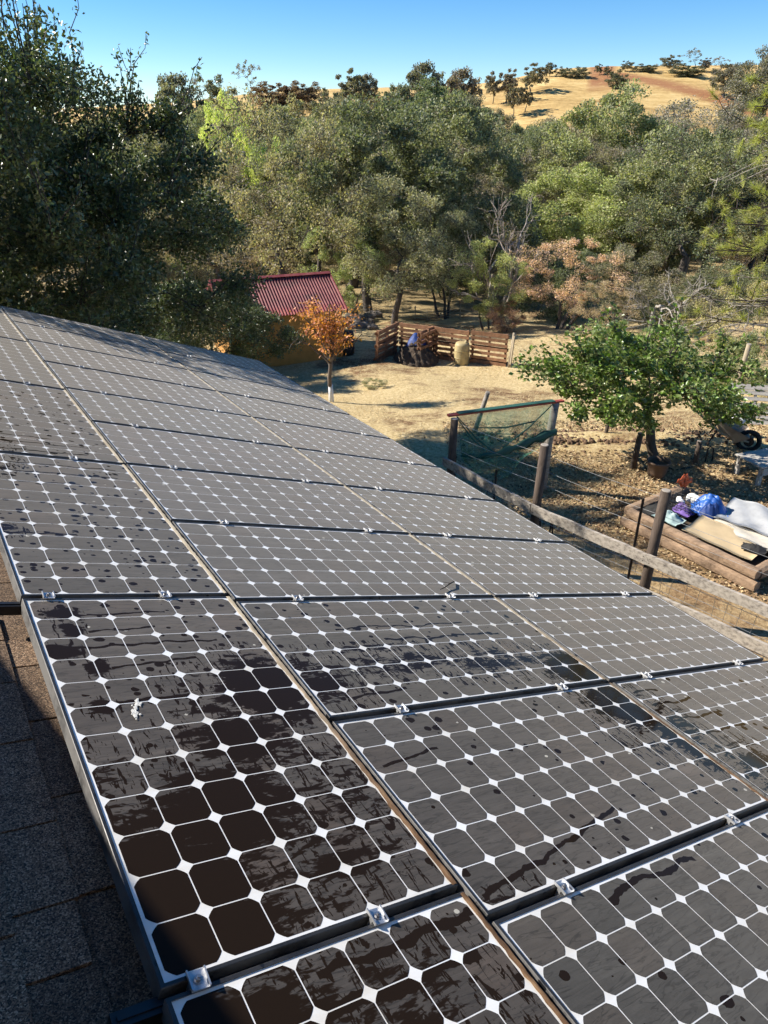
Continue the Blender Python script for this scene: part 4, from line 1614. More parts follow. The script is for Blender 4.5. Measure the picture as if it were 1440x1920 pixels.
def pallet(p, q, label, lean=0.0, mat=None, group='pallets of the compost bin', name='pallet', hs=1.0):
    """a pallet on edge from ground point p to q"""
    p, q = Vector(p), Vector(q)
    c = (p + q) / 2
    t = empty(name, (c.x, c.y, Z(c.x, c.y) - .02), math.atan2(q.y - p.y, q.x - p.x))
    t.rotation_euler = (lean, 0, math.atan2(q.y - p.y, q.x - p.x))
    tag(t, label, 'pallet', group)
    sx = (q - p).length / PAL['W']
    t.scale = (sx, 1, hs)
    H = PAL['H']
    for i, zz in enumerate((.06, .20, .345, .49, .63, .77, .915)):
        o = link('slat', PAL['wide' if i in (0, 6) else 'slat'], t, None, (R_.uniform(-.006, .006), -.054, zz))
        o.rotation_euler = (0, R_.uniform(-.012, .012), 0)
    for zz in (.10, .5, .88):
        link('slat', PAL['slat'], t, None, (0, .054, zz))
    for x in (-.50, 0, .50): link('stringer', PAL['stringer'], t, None, (x, 0, H / 2))
    if mat:
        for o in t.children: o.material_slots[0].link = 'OBJECT'; o.material_slots[0].material = mat
    return t


def build_bin():
    A, B = Vector((.50, 22.5, 0)), Vector((3.62, 20.85, 0))
    d = (B - A) / 3
    pallet(A, A + d * .97, 'pallet at the back of the compost heap, under the blue tarp')
    pallet(A + d * 1.02, A + d * 1.97, 'middle pallet of the back row, behind the yellow barrel')
    pallet(A + d * 2.02, B, 'right end pallet of the back row, farthest from the shed')
    pallet((-.26, 21.2, 0), (.36, 22.35, 0), 'side pallet nearest the shed, standing askew at the left of the heap', .06)
    pr = Vector((d.y, -d.x, 0)).normalized()
    pallet(A + d * 1.0 + pr * -.08, A + d * 1.0 + pr * .0 + Vector((-.50, -.75, 0)), 'divider pallet seen edge on between heap and barrel')
    e = B + Vector((.06, -.12, 0))
    t = empty('leaning_post', (e.x, e.y, Z(e.x, e.y)))
    tag(t, 'short pale split post leaning at the right end of the pallets', 'post')
    MB().tube([(0, 0, -.1), (.03, .02, .5), (.07, .03, 1.0)], [.05, .045, .04], 8).build('post', MATS['pale_pole'], t, True)
    MB().bar((.02, -.06, .10), (.075, -.03, .92), .05, .035).build('batten', MATS['pale_pole'], t)
    # heap
    c = Vector((.95, 21.55, 0))

    def f(u, v):
        x, y = (u - .5) * 2, (v - .5) * 2
        r = np.hypot(x, y)
        h = .62 * np.clip(1 - r ** 1.6, 0, 1) + .05 * np.sin(17 * x + 3) * np.sin(19 * y) + .035 * np.sin(41 * x) * np.sin(37 * y + 1)
        return np.stack([x * .72, y * .72, np.where(r < 1, h, -.08)], -1)
    o = link('compost_heap', grid_mesh('compost_heap', f, 46, 46, False), None, MATS['soil_heap'], (c.x, c.y, Z(c.x, c.y) - .02))
    o.rotation_euler = (0, 0, -.5)
    tag(o, 'dark heap of compost and dead leaves between the pallets', 'compost')
    o = link('tarp', crumple(5, .70, .58, .13, .8, .20, 34), None, MATS['dark_blue_tarp'], (.98, 21.75, Z(1, 21.7) + .58))
    o.rotation_euler = (-.35, .1, .4)
    tag(o, 'crumpled blue tarp thrown over the compost heap', 'tarp')
    t = empty('barrel', (2.33, 21.25, Z(2.3, 21.2)))
    tag(t, 'stained yellow plastic barrel standing before the pallets', 'barrel')
    prof = [(.0, .0), (.20, .0), (.218, .05), (.222, .25), (.224, .40), (.215, .58), (.19, .65), (.10, .665), (0, .665)]
    m = MB()
    n = 22
    V = [(r * math.cos(2 * math.pi * j / n) * (1 + .04 * math.sin(3 * j)), r * math.sin(2 * math.pi * j / n), z) for r, z in prof for j in range(n)]
    m.add(V, [(i * n + j, i * n + (j + 1) % n, (i + 1) * n + (j + 1) % n, (i + 1) * n + j) for i in range(len(prof) - 1) for j in range(n)])
    m.build('body', MATS['yellow_plastic'], t, True)
    MB().tube([(.10, -.02, .64), (.10, -.02, .70)], .045, 12).build('bung', MATS['yellow_plastic'], t, True)
    for z in (.2, .42): MB().tube([(0, 0, z), (0, 0, z + .022)], .230, 22).build('hoop', MATS['yellow_plastic'], t, True)
    # dark barrel at the shed corner
    p = ground(652, 664)
    t = empty('barrel', (p.x, p.y, p.z))
    tag(t, 'black barrel standing at the right corner of the shed', 'barrel')
    m = MB()
    V = [(r * .95 * math.cos(2 * math.pi * j / n), r * .95 * math.sin(2 * math.pi * j / n), z * 1.1) for r, z in prof for j in range(n)]
    m.add(V, [(i * n + j, i * n + (j + 1) % n, (i + 1) * n + (j + 1) % n, (i + 1) * n + j) for i in range(len(prof) - 1) for j in range(n)])
    m.build('body', MATS['black_plastic'], t, True)
    for z in (.18, .46): MB().tube([(0, 0, z), (0, 0, z + .03)], .222, 22).build('hoop', MATS['black_plastic'], t, True)
    # stones
    rr = random.Random(3)
    for i in range(22):
        p = ground(rr.uniform(645, 705), rr.uniform(592, 618))
        s = rr.uniform(.10, .26)
        o = link('stone', lump(i + 50, s * 1.2, s, s * .7, .3, 2), None, MATS['rock'], (p.x, p.y, p.z + s * .3 + rr.choice((0, 0, .12))))
        tag(o, 'dark stone in the rubble pile right of the shed', 'stone', 'stones of the rubble pile')
    # steel posts and wire behind the bin
    W = [(640, 606, 576, 'leftmost, at the shed corner'), (693, 600, 572, 'above the rubble pile'), (778, 598, 574, 'behind the blue tarp'), (826, 602, 586, 'behind the divider pallet'), (862, 598, 562, 'tallest, with wire rolled beside it'), (897, 602, 570, 'left of the yellow green tree trunk')]
    tops = []
    for (x, yb, yt, lab) in W:
        p = ground(x, yb)
        q = at_y(x, yt, p.y)
        tops.append((p, q))
        t = empty('fence_post', p)
        tag(t, 'thin pale stake of the back wire fence, ' + lab, 'post', 'stakes of the back wire fence')
        MB().tube([(0, 0, -.2), (.01, 0, q.z - p.z)], .025, 7).build('stake', MATS['pale_pole'], t)
        MB().box((0, .0, (q.z - p.z) * .85), (.06, .03, .05)).build('clip', MATS['rust_steel'], t)
    m = MB()
    for (p, q), (p2, q2) in zip(tops[:-1], tops[1:]):
        for k in (.15, .35, .55, .75, .95):
            m.tube([p.lerp(q, k), p.lerp(q, k).lerp(p2.lerp(q2, k), .5) - Vector((0, 0, .04)), p2.lerp(q2, k)], .005, 3, False)
        n = int((p2 - p).length / .3)
        for i in range(1, n):
            a_, b_ = p.lerp(p2, i / n), q.lerp(q2, i / n)
            m.tube([a_, b_ - Vector((0, 0, .05))], .004, 3, False)
    o = m.build('wire_fence', MATS['wire'])
    tag(o, 'sagging wire mesh fence behind the pallet bin', 'fence')


build_bin()


def build_fence():
    P = [Vector((1.0, 9.9, 0)), Vector((2.0, 8.42, 0)), Vector((3.12, 7.2, 0)), Vector((4.75, 5.45, 0))]
    hts = [1.58, 1.80, 1.77, 1.75]
    labs = ['dark round fence post carrying the left end of the red bar', 'dark short thick fence post in front of the netting post', 'dark round fence post between the roof and the raised bed', 'fence post just right of the picture carrying the rails']
    for p, h, l in zip(P, hts, labs):
        t = empty('fence_post', p)
        tag(t, l, 'post', 'posts of the rail fence')
        r = .060
        MB().tube([(0, 0, -.3), (.01, .0, h * .5), (.03, .01, h)], [r * 1.08, r, r * .93], 12).build('shaft', MATS['old_post'], t, True)
        MB().tube([(.03, .01, h - .001), (.03, .01, h + .006)], [r * .9, r * .7], 12).build('top', MATS['grey_wood'], t)
    # rails: weathered planks
    def rail(a, b, z0, z1, lab, w=.135):
        t = empty('fence_rail', a)
        d = (b - a)
        f = Vector((-d.y, d.x, 0)).normalized()
        if f.y > 0: f = -f
        o = f * .085
        m = MB()
        n = 7
        V = []
        up = Vector((0, 0, 1))
        rr = random.Random(int(z0 * 1000))
        for i in range(n):
            k = i / (n - 1)
            c = d * k + o + Vector((0, 0, z0 + (z1 - z0) * k + rr.uniform(-.008, .008)))
            hw = w / 2 + rr.uniform(-.005, .005)
            for (sx, sz) in ((-.019, -hw), (.019, -hw), (.019, hw), (-.019, hw)): V.append(c + f * sx + up * sz)
        F = [(i * 4 + j, i * 4 + (j + 1) % 4, i * 4 + 4 + (j + 1) % 4, i * 4 + 4 + j) for i in range(n - 1) for j in range(4)] + [(3, 2, 1, 0), tuple(n * 4 - 4 + j for j in range(4))]
        m.add(V, F)
        m.build('plank', MATS['plank_wood'], t)
        for k in (.02, .98):
            for s_ in (-.03, .03):
                c = d * k + o + Vector((0, 0, z0 + (z1 - z0) * k + s_)) + f * .019
                MB().tube([c, c + f * .004], .006, 6).build('nail', MATS['rust_steel'], t)
        tag(t, lab, 'fence rail', 'rails of the fence')
    rail(P[0] + (P[0] - P[1]).normalized() * .07, P[1], .90, .92, 'upper fence rail left of the short thick post, pale and weathered')
    rail(P[1], P[2], .92, .91, 'upper fence rail in the middle, mostly in shade')
    rail(P[2], P[3], .91, .90, 'upper fence rail at the right, silvery and sunlit')
    rail(P[1], P[2], .44, .45, 'lower fence rail close behind the panel edge, in shade')
    rail(P[2], P[3], .45, .45, 'lower fence rail at the right picture edge, sunlit with a knot')
    # wire: long strands and a square mesh below
    t = empty('fence_wire', P[0])
    tag(t, 'wire strands and square mesh strung along the rail fence', 'wire')
    m = MB()
    for z in (1.50, 1.28, 1.08):
        pts = []
        for a, b in zip(P[:-1], P[1:]):
            for k in (0, .25, .5, .75): pts.append(a.lerp(b, k) + Vector((.03, .10, z + .14 * (k if a is P[0] else 1) - .018 * math.sin(math.pi * k))) - P[0])
        m.tube(pts, .0022, 4, False)
    m.build('strand', MATS['wire'], t)
    m = MB()
    rr = random.Random(9)
    for a, b in zip(P[:-1], P[1:]):
        n = int((b - a).length / .15)
        w = Vector((.05, .06, 0))
        for i in range(n):
            c = a.lerp(b, i / n) + w - P[0]
            m.tube([c + Vector((rr.uniform(-.02, .02), 0, .02)), c + Vector((rr.uniform(-.03, .03), .02, .45)), c + Vector((0, 0, .86))], .0030, 3, False)
        for z in (.06, .16, .26, .36, .47, .58, .70, .84):
            m.tube([a + w + Vector((0, 0, z)) - P[0], a.lerp(b, .5) + w + Vector((.01, 0, z - .02)) - P[0], b + w + Vector((0, 0, z)) - P[0]], .0030, 3, False)
    o = m.build('mesh_wire', MATS['wire'], t)
    o['kind'] = 'stuff'
    # steel stakes
    for (x, y, h, l) in [(2.95, 7.30, 1.62, 'dark steel stake just left of the fence post by the raised bed'), (1.62, 9.45, .98, 'thin dark steel stake under the shade netting'), (1.12, 10.35, .80, 'thin dark steel stake beside the left netting post')]:
        t = empty('steel_stake', (x, y, 0))
        tag(t, l, 'stake', 'steel stakes')
        MB().box((0, 0, h / 2 - .1), (.030, .006, h + .2)).build('flange', MATS['rust_steel'], t)
        MB().box((0, .016, h / 2 - .1), (.006, .026, h + .2)).build('web', MATS['rust_steel'], t)
    # tall post, red bar and green net
    B1, B2 = Vector((1.03, 10.02, 1.60)), Vector((2.66, 10.72, 1.55))
    p2 = Vector((2.62, 10.74, 0))
    t = empty('netting_post', p2)
    tag(t, 'tall grey post carrying the right end of the red bar', 'post')
    MB().tube([(0, 0, -.3), (.02, 0, .8), (.06, .0, 1.53)], [.075, .068, .062], 12).build('shaft', MATS['grey_wood'], t, True)
    t = empty('netting_bar', B1)
    tag(t, 'red painted bar across two posts with the green netting wrapped on it', 'bar')
    d = (B2 - B1)
    e = d.normalized()
    MB().bar(-e * .10, d + e * .16, .075, .030, jit=.002).build('bar', MATS['red_paint'], t)
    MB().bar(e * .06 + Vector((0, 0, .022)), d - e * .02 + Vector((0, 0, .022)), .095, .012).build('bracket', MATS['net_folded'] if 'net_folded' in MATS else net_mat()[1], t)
    net, fold = MATS['shade_net'], MATS['net_folded']
    t = empty('shade_net', B1)
    tag(t, 'torn green shade netting hanging in folds from the red bar', 'netting')
    side = Vector((d.y, -d.x, 0)).normalized()

    def f(u, v):
        dep = np.interp(u, [0, .15, .35, .55, .8, 1], [.62, .66, .72, .66, .56, .52])
        sag = .05 * np.sin(2 * np.pi * u * 1.5 + 1) * v + .03 * np.sin(2 * np.pi * u * 5) * v
        x = d.x * (.04 + .94 * u) + side.x * (sag + .16 * v * v)
        y = d.y * (.04 + .94 * u) + side.y * (sag + .16 * v * v)
        z = d.z * u - .015 - v * dep + .012 * np.sin(23 * u + 4 * v)
        return np.stack([x, y, z], -1)
    link('sheet', grid_mesh('sheet', f, 46, 24), t, net)

    def f2(u, v):
        lo = np.interp(u, [0, .2, .45, .7, 1], [.66, .98, 1.06, .80, .50])
        hi = np.interp(u, [0, .35, .55, .8, 1], [.55, .66, .60, .52, .44])
        dep = hi + (lo - hi) * v
        w = .16 + .07 * np.sin(9 * u + 3 * v) + .06 * np.sin(17 * u) * v
        x = d.x * (.03 + .95 * u) + side.x * w
        y = d.y * (.03 + .95 * u) + side.y * w
        return np.stack([x, y, d.z * u - dep], -1)
    link('hanging_end', grid_mesh('hanging_end', f2, 40, 16), t, net)

    def f3(u, v):
        c = np.interp(u, [0, .2, .4, .6, .8, 1], [.60, .66, .66, .58, .50, .44])
        r = np.interp(u, [0, .2, .5, .8, 1], [.015, .03, .05, .065, .06]) * (1 + .3 * np.sin(31 * u))
        a = 2 * np.pi * v
        x = d.x * (.03 + .95 * u) + side.x * (.17 + r * .6 * np.cos(a))
        y = d.y * (.03 + .95 * u) + side.y * (.17 + r * .6 * np.cos(a))
        return np.stack([x, y, d.z * u - c + r * np.sin(a) * (1 + .25 * np.sin(5 * a + 12 * u))], -1)
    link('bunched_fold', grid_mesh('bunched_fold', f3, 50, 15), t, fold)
    m = MB()
    for (s0, z0, s1, z1) in [(.02, -.02, .38, -.66), (.02, -.04, .28, -.60), (.98, -.02, .45, -.58), (.22, -.25, .75, -.22)]:
        a, b = d * s0 + Vector((0, 0, z0)) + side * .02, d * s1 + Vector((0, 0, z1)) + side * .14
        m.tube([a, a.lerp(b, .5) - Vector((0, 0, .05)), b], [.008, .012, .012], 5, False)
    m.build('crease', fold, t)


net_mat()
build_fence()


def timber(name, a, b, r, lab, cat='timber', group='timbers of the raised bed'):
    a, b = Vector(a), Vector(b)
    t = empty(name, (a.x, a.y, a.z - r))
    tag(t, lab, cat, group)
    d = b - a
    n = 14
    rr = random.Random(int(a.x * 100))
    m = MB()
    k = 10
    x = d.normalized()
    y = Vector((0, 0, 1)).cross(x).normalized()
    z = x.cross(y)
    V = []
    for i in range(n):
        c = d * (i / (n - 1)) + Vector((0, 0, r))
        for j in range(k):
            an = 2 * math.pi * j / k
            sq = 1 / max(abs(math.cos(an)), abs(math.sin(an))) ** .55
            q = r * .92 * sq * (1 + rr.uniform(-.05, .05)) * (.94 if i in (0, n - 1) else 1)
            V.append(c + y * math.cos(an) * q + z * math.sin(an) * q)
    m.add(V, [(i * k + j, i * k + (j + 1) % k, (i + 1) * k + (j + 1) % k, (i + 1) * k + j) for i in range(n - 1) for j in range(k)])
    o = m.build('beam', MATS['timber'], t)
    for c0, off in ((d * .001, 0), (d * .999, (n - 1) * k)):
        e = MB()
        e.add([Vector(V[off + j]) + (x * (-.002 if off == 0 else .002)) for j in range(k)], [tuple(range(k)) if off else tuple(range(k))[::-1]])
        e.build('end_grain', MATS['timber'], t)
    return t


def build_bed():
    A = Vector((3.62, 9.55, 0))
    f = Vector((.566, -.824, 0)).normalized()
    s = Vector((.824, .566, 0)).normalized()
    r = .085
    up = Vector((0, 0, 1))
    LF, LS = 2.15, 1.45
    timber('bed_timber', A + up * r, A + f * LF + up * r, r, 'lower front timber of the raised bed nearest the fence')
    timber('bed_timber', A + f * .06 + up * (3 * r - .01) + s * .02, A + f * (LF - .04) + up * (3 * r - .01) + s * .02, r * .95, 'upper front timber of the raised bed nearest the fence')
    timber('bed_timber', A + s * .12 - f * .02 + up * (r * 2.2), A + s * LS - f * .02 + up * (r * 2.2), r * 1.1, 'left back timber of the raised bed')
    timber('bed_timber', A + s * (LS + .05) + f * .02 + up * (r * 1.8), A + s * (LS + .05) + f * LF + up * (r * 1.8), r, 'far side timber of the raised bed beyond the blue tarp')
    timber('bed_timber', A + f * (LF - .12) + s * .14 + up * (r * 2.0), A + f * (LF - .12) + s * LS + up * (r * 2.0), r * 1.05, 'right end timber of the raised bed at the picture edge')

    def P(a, b, z): return A + f * a + s * b + up * (z * .8)
    ang = math.atan2(f.y, f.x)

    def put(name, me, mat, a, b, z, lab, cat, rot=(0, 0, 0)):
        o = link(name, me, None, mat, P(a, b, z))
        o.rotation_euler = (rot[0], rot[1], ang + rot[2])
        return tag(o, lab, cat)
    # soil inside
    def fs(u, v):
        x, y = (u - .0) * (LF - .2) + .05, (v) * (LS - .15) + .1
        z = .15 + .02 * np.sin(9 * x) * np.sin(11 * y)
        return np.stack([A.x + f.x * x + s.x * y, A.y + f.y * x + s.y * y, z], -1)
    o = link('bed_soil', grid_mesh('bed_soil', fs, 30, 20, False), None, MATS['soil_heap'])
    tag(o, 'dark soil filling the raised bed', 'soil')
    g = lambda sx, sy, seed, h: grid_mesh('sheet', lambda u, v: np.stack([(u - .5) * sx, (v - .5) * sy, h * (np.sin(5 * u + seed) * np.sin(6 * v + 2 * seed) + .5 * np.sin(13 * u + 9 * v))], -1), 14, 14, False, .008)
    put('cardboard_sheet', g(1.0, .62, 1, .012), MATS['cardboard'], 1.33, .50, .345, 'flat tan cardboard sheet lying on the raised bed', 'cardboard', (.0, .05, .15))
    put('paper_sheet', g(1.25, .62, 2, .02), MATS['paper'], 1.42, .95, .325, 'dusty whitish paper sheet beside the cardboard', 'paper', (0, 0, .1))
    put('tarp', g(.85, .75, 3, .03), MATS['grey_tarp'], 1.25, 1.30, .40, 'flat grey tarp at the far right of the raised bed', 'tarp', (0.05, 0, .2))
    put('tarp', crumple(11, .52, .40, .15, .6, .02, 40), MATS['blue_tarp'], .72, 1.02, .34, 'crumpled bright blue tarp heaped in the raised bed', 'tarp', (0, 0, .5))
    put('tarp', crumple(15, .34, .26, .12, .7, .02), MATS['dark_blue_tarp'], .80, .92, .33, 'small dark blue piece of tarp in front of the heap', 'tarp', (0, 0, 1.1))
    put('bag', lump(3, .10, .09, .07, .3, 3), MATS['white_cloth'], .42, 1.05, .40, 'white plastic bag behind the blue tarp heap', 'bag')
    put('cloth', crumple(19, .40, .28, .07, .8, .01), MATS['teal_cloth'], .52, .34, .32, 'pale grey green cloth by the front timber', 'cloth')
    put('cloth', crumple(23, .30, .20, .04, .8, .0), MATS['rubber'], 1.75, .50, .365, 'black scrap of cloth at the end of the cardboard', 'cloth', (0, 0, .4))
    put('cloth', crumple(27, .5, .42, .05, .8, .0), MATS['rubber'], .30, .46, .27, 'black sheeting in the left corner of the raised bed', 'cloth', (0, 0, .2))
    # crate of thin bars with cloths in it
    t = empty('wire_crate', P(.42, .74, .24), ang + .2)
    tag(t, 'black crate of thin bars with cloths in the raised bed', 'crate')
    m = MB()
    X, Y, H = .20, .15, .22
    for z in np.linspace(.01, H, 6):
        m.tube([(-X, -Y, z), (X, -Y, z), (X, Y, z), (-X, Y, z), (-X, -Y, z)], .0045, 4, False)
    for k in np.linspace(-1, 1, 7):
        m.tube([(X * k, -Y, .01), (X * k, -Y, H)], .0035, 4, False)
        m.tube([(X * k, Y, .01), (X * k, Y, H)], .0035, 4, False)
    for k in np.linspace(-1, 1, 5):
        for sx in (-X, X): m.tube([(sx, Y * k, .01), (sx, Y * k, H)], .0035, 4, False)
    m.build('bars', MATS['black_plastic'], t)
    MB().box((0, 0, .006), (2 * X, 2 * Y, .008)).build('bottom', MATS['black_plastic'], t)
    put('cloth', crumple(29, .30, .2, .09, .8, .0, 18), MATS['purple_cloth'], .50, .68, .30, 'purple cloth lying in the black crate', 'cloth')
    put('rag', lump(8, .07, .05, .045, .35, 2), MATS['white_cloth'], .36, .82, .43, 'small white rag on the crate edge', 'rag')
    t = empty('toy_flower', P(.12, 1.20, .38))
    tag(t, 'orange and red toy pinwheel sticking up behind the white bag', 'toy')
    MB().tube([(0, 0, -.12), (.01, 0, .16)], .008, 6).build('stick', MATS['rust_steel'], t)
    for k in range(6):
        a = k * math.pi / 3
        o = link('petal', crumple(40 + k, .12, .075, .02, 1, 0, 8), t, MATS['orange_plastic'], (.06 * math.cos(a), -.01, .17 + .06 * math.sin(a)))
        o.rotation_euler = (1.3, a, .2)


build_bed()


def build_garden():
    # stakes and posts round the fruit tree
    for (x, yb, yt, r, mat, lean, lab) in [(1186, 878, 812, .052, 'old_post', .05, 'dark leaning post left of the fruit tree trunk'), (1303, 868, 827, .048, 'old_post', 0, 'short dark stake right of the fruit tree'),
                                           (1134, 823, 792, .035, 'old_post', .06, 'thin short post seen under the left of the fruit tree crown')]:
        p = ground(x, yb)
        q = at_y(x, yt, p.y)
        t = empty('garden_post', p)
        tag(t, lab, 'post')
        h = q.z - p.z
        MB().tube([(0, 0, -.2), (lean * h * .5, 0, h * .5), (lean * h, 0, h)], [r * 1.05, r, r * .95], 10).build('shaft', MATS[mat], t, True)
        MB().tube([(lean * h, 0, h), (lean * h, 0, h + .005)], [r * .9, r * .6], 10).build('top', MATS['grey_wood'], t)
    for (b, tp, Y, r, mat, lab) in [((1383, 722), (1405, 645), 16.2, .060, 'pale_pole', 'tall pale pole leaning right at the right picture edge'), ((893, 800), (915, 735), 13.4, .050, 'grey_wood', 'leaning grey pole rising behind the shade netting')]:
        p = at_y(b[0], b[1], Y)
        q = at_y(tp[0], tp[1], Y - .15)
        g = Z(p.x, p.y)
        k = (p.z - g + .1) / (q.z - p.z)
        base = p - (q - p) * k
        t = empty('leaning_pole', base)
        tag(t, lab, 'pole')
        MB().tube([(0, 0, 0), (q - base) * .5, q - base], [r, r * .95, r * .88], 10).build('shaft', MATS[mat], t, True)
        MB().tube([q - base, (q - base) * 1.002], [r * .86, r * .7], 10).build('top', MATS['grey_wood'], t)
    # pot at the foot of the tree
    p = ground(1230, 893)
    t = empty('planter_pot', p)
    tag(t, 'brown pot standing in front of the fruit tree trunk', 'pot')
    prof = [(0, 0), (.13, 0), (.16, .10), (.185, .26), (.20, .27), (.20, .30), (.175, .30), (.165, .24), (0, .24)]
    n = 20
    m = MB()
    V = [(r * math.cos(2 * math.pi * j / n), r * math.sin(2 * math.pi * j / n), z) for r, z in prof for j in range(n)]
    m.add(V, [(i * n + j, i * n + (j + 1) % n, (i + 1) * n + (j + 1) % n, (i + 1) * n + j) for i in range(len(prof) - 1) for j in range(n)])
    m.build('body', MATS['clay_pot'], t, True)
    MB().tube([(0, 0, .236), (0, 0, .25)], .16, 16).build('soil', MATS['soil_heap'], t)
    # wheelbarrow tipped on its nose
    p = ground(1386, 842)
    t = empty('wheelbarrow', p, -.55)
    tag(t, 'old wheelbarrow tipped forward under the fruit tree crown', 'wheelbarrow')
    t.location.z += .06
    t.rotation_euler = (0, -.16, 2.75)
    V = [(-.05, -.30, .30), (.62, -.22, .46), (.62, .22, .46), (-.05, .30, .30), (.12, -.16, .10), (.45, -.13, .22), (.45, .13, .22), (.12, .16, .10)]
    V += [tuple(Vector(v) + Vector((0, 0, -.012))) for v in V]
    F = [(0, 1, 5, 4), (1, 2, 6, 5), (2, 3, 7, 6), (3, 0, 4, 7), (4, 5, 6, 7)]
    m = MB()
    m.add(V, [q[::-1] for q in F] + [tuple(i + 8 for i in q) for q in F])
    m.build('tray', MATS['barrow_tray'], t)
    m = MB()
    R0 = .18
    for i in range(20):
        a0, a1 = 2 * math.pi * i / 20, 2 * math.pi * (i + 1) / 20
        m.tube([(-.10 + R0 * math.cos(a0), 0, R0 + R0 * math.sin(a0) - .04), (-.10 + R0 * math.cos(a1), 0, R0 + R0 * math.sin(a1) - .04)], .045, 7, False)
    w = m.build('wheel', MATS['rubber'], t, True)
    MB().tube([(-.10, -.05, R0 - .04), (-.10, .05, R0 - .04)], .09, 14).build('hub', MATS['rust_steel'], w)
    for s in (-1, 1):
        MB().tube([(-.10, s * .06, R0 - .04), (.40, s * .20, .20), (1.10, s * .30, .58), (1.22, s * .30, .62)], .020, 8).build('handle', MATS['pale_pole'], t, True)
        MB().tube([(.50, s * .19, .24), (.56, s * .22, .0)], .016, 8).build('leg', MATS['rust_steel'], t)
    o = link('sack', lump(21, .16, .13, .10, .3, 3), None, MATS['white_cloth'], ground(1371, 818) + Vector((0, 0, .32)))
    tag(o, 'white sack lying in the tipped wheelbarrow', 'sack')
    # pale slatted pallet propped up
    a, b = ground(1372, 800), ground(1422, 818)
    pallet((a.x, a.y + .3, 0), (a.x + 1.0, a.y + .05, 0), 'pale slatted pallet propped up behind the wheelbarrow', -.5, MATS['white_paint_board'], 'loose pallets in the garden', 'pallet', .85)
    # weathered box with peeling paint
    p = ground(1428, 898)
    t = empty('weathered_table', (p.x + .1, p.y + .1, p.z), .35)
    tag(t, 'low weathered table with peeling white paint at the right edge', 'table')
    for k in range(5): MB().box((0, -.24 + k * .12, .36), (.95, .112, .03), None, .004).build('board', MATS['white_paint_board'], t)
    for sx in (-.4, .4):
        for sy in (-.24, .24): MB().box((sx, sy, .17), (.06, .06, .345)).build('leg', MATS['white_paint_board'], t)
    MB().box((0, -.285, .27), (.84, .025, .12), None, .004).build('apron', MATS['white_paint_board'], t)
    # hose running through the garden
    m = MB()
    pts = [ground(960, 868), ground(1010, 872), ground(1060, 838), ground(1130, 846), ground(1210, 868), ground(1270, 882), ground(1320, 872), ground(1365, 888), ground(1400, 876)]
    m.tube([p + Vector((0, 0, .012)) for p in pts], .011, 6)
    o = m.build('garden_hose', MATS['hose'])
    tag(o, 'dark hose snaking over the ground below the fruit tree', 'hose')
    # standpipe
    p = ground(1322, 866)
    t = empty('standpipe', p)
    tag(t, 'thin dark water standpipe beside the short stake', 'standpipe')
    MB().tube([(0, 0, -.1), (0, 0, .26), (.03, 0, .30), (.10, 0, .26), (.12, 0, .02)], .013, 7).build('pipe', MATS['rust_steel'], t, True)
    MB().box((0, 0, .31), (.07, .014, .014)).build('tap_handle', MATS['rust_steel'], t)
    # folding stand against the fence
    c = Vector((2.18, 8.52, 0))
    t = empty('folding_stand', c, -.7)
    tag(t, 'dark folding stand with a white top bar beside the short thick post', 'stand')
    for s in (-.11, .11):
        MB().tube([(s, -.12, 0), (s * .8, .0, .66)], .012, 6).build('leg', MATS['rust_steel'], t)
        MB().tube([(s, .14, 0), (s * .8, .02, .66)], .012, 6).build('leg', MATS['rust_steel'], t)
    MB().box((0, 0, .675), (.32, .05, .025)).build('top_bar', MATS['white_cloth'], t)
    # short grass mound
    p = ground(700, 728)
    w, cme, H, R = KINDS['shrub']
    plant('shrub', p.x, p.y, .28, .30, (.12, .12, .06), 'tiny grey weed tuft alone on the straw yard', cat='weed', name='weed')


build_garden()


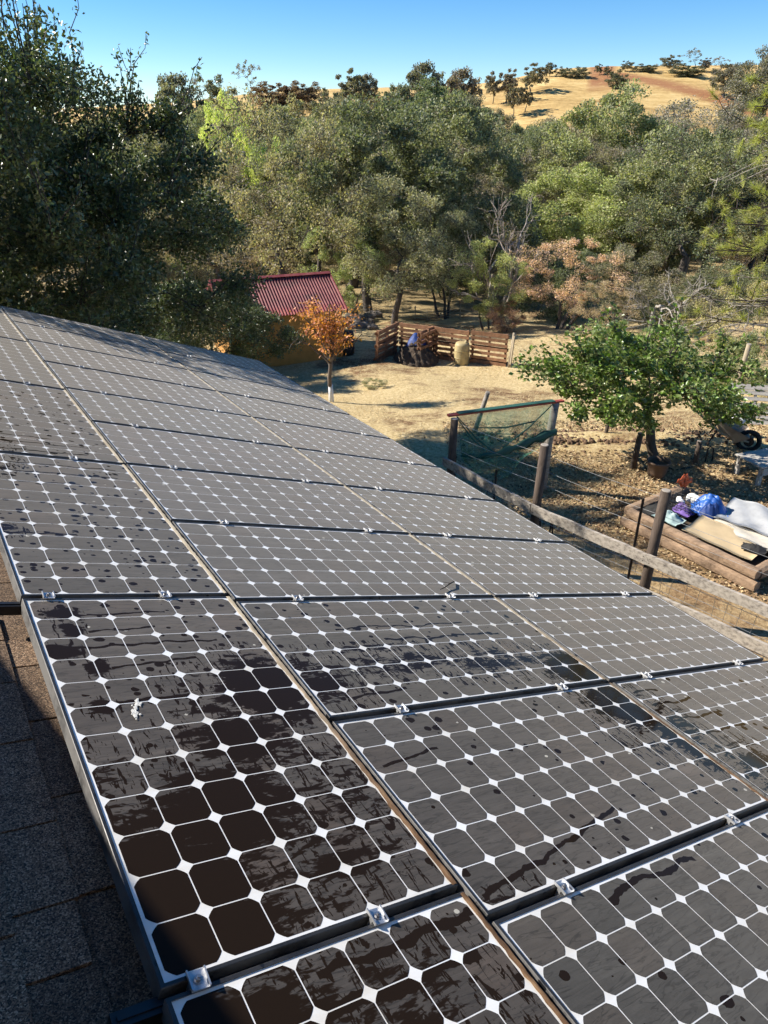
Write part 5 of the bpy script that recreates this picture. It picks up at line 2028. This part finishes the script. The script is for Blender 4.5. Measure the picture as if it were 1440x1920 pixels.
def build_litter():
    rr = np.random.default_rng(4)
    # straw: thin dry blades over the yard
    n = 90000
    Y = 9.3 + 19 * rr.random(n) ** 1.2
    X = -3.5 + (rr.random(n)) * (Y * .58 + 3.5)
    m_ = np.sin(X * 1.7 + 2) * np.sin(Y * 1.3) + .6 * np.sin(X * 4.1 - Y * 3) + rr.normal(0, .6, n)
    keep = (m_ > -.6)
    X, Y = X[keep], Y[keep]
    n = len(X)
    Z0 = gz(X, Y)
    a = rr.uniform(0, 6.28, n)
    L = rr.uniform(.04, .13, n)
    tilt = rr.uniform(.05, .75, n)
    d = np.stack([np.cos(a) * np.cos(tilt), np.sin(a) * np.cos(tilt), np.sin(tilt)], -1) * L[:, None]
    s = np.stack([-np.sin(a), np.cos(a), 0 * a], -1) * .0045
    P = np.stack([X, Y, Z0 + .002], -1)
    V = np.stack([P - s, P + s, P + d], 1).reshape(-1, 3)
    me = np_mesh('dry_grass', V, np.arange(n * 3).reshape(n, 3))
    m, g = material('straw_blade')
    r = g.node('ShaderNodeNewGeometry').outputs['Random Per Island']
    g.put(g.bsdf.inputs['Base Color'], g.ramp(r, [(0, (.26, .17, .075)), (.5, (.52, .40, .20)), (1, (.68, .57, .34))]))
    g.bsdf.inputs['Roughness'].default_value = .8
    o = link('dry_grass', me, None, m)
    tag(o, 'thin dry straw strewn over the yard', 'grass', None, 'stuff')
    # fallen leaves and chips in the garden
    n = 26000
    X = 1.2 + rr.random(n) * 7.5
    Y = 7.0 + rr.random(n) * 7.2
    ok = (Y > 10.9 - .95 * X + .9)
    X, Y = X[ok], Y[ok]
    n = len(X)
    P = np.stack([X, Y, gz(X, Y) + .012 + rr.random(n) * .012], -1)
    V, F = leaves_np(rr, P, np.stack([rr.normal(0, 1, n), rr.normal(0, 1, n), rr.normal(0, .15, n)], -1) * 2, .055, .030, 1.8)
    me = np_mesh('leaf_litter', V, F)
    m, g = material('dead_leaf')
    r = g.node('ShaderNodeNewGeometry').outputs['Random Per Island']
    g.put(g.bsdf.inputs['Base Color'], g.ramp(r, [(0, (.09, .05, .028)), (.4, (.30, .185, .095)), (.75, (.50, .36, .19)), (1, (.66, .54, .34))]))
    g.bsdf.inputs['Roughness'].default_value = .8
    o = link('leaf_litter', me, None, m)
    tag(o, 'brown fallen leaves and chips covering the garden soil', 'leaves', None, 'stuff')
    # clods of the dug row
    m = MB()
    bm = bmesh.new()
    bmesh.ops.create_icosphere(bm, subdivisions=1, radius=1)
    cv = np.array([v.co[:] for v in bm.verts])
    cf = np.array([[v.index for v in f.verts] for f in bm.faces])
    bm.free()
    n = 900
    X = 4.3 + rr.normal(0, 1.1, n)
    Y = 13.0 + rr.normal(0, .28, n)
    S = rr.uniform(.015, .055, n)
    c = np.stack([X, Y, gz(X, Y) + .05 * np.exp(-((Y - 12.9) / .45) ** 2) + S * .3], -1)
    V = (c[:, None] + cv[None] * S[:, None, None] * rr.uniform(.6, 1.2, (n, len(cv), 1))).reshape(-1, 3)
    F = (np.arange(n)[:, None, None] * len(cv) + cf[None]).reshape(-1, 3)
    o = link('earth_clods', np_mesh('earth_clods', V, F), None, MATS['earth_clod'])
    tag(o, 'broken clods of the dug row left of the fruit tree', 'soil', None, 'stuff')


build_litter()
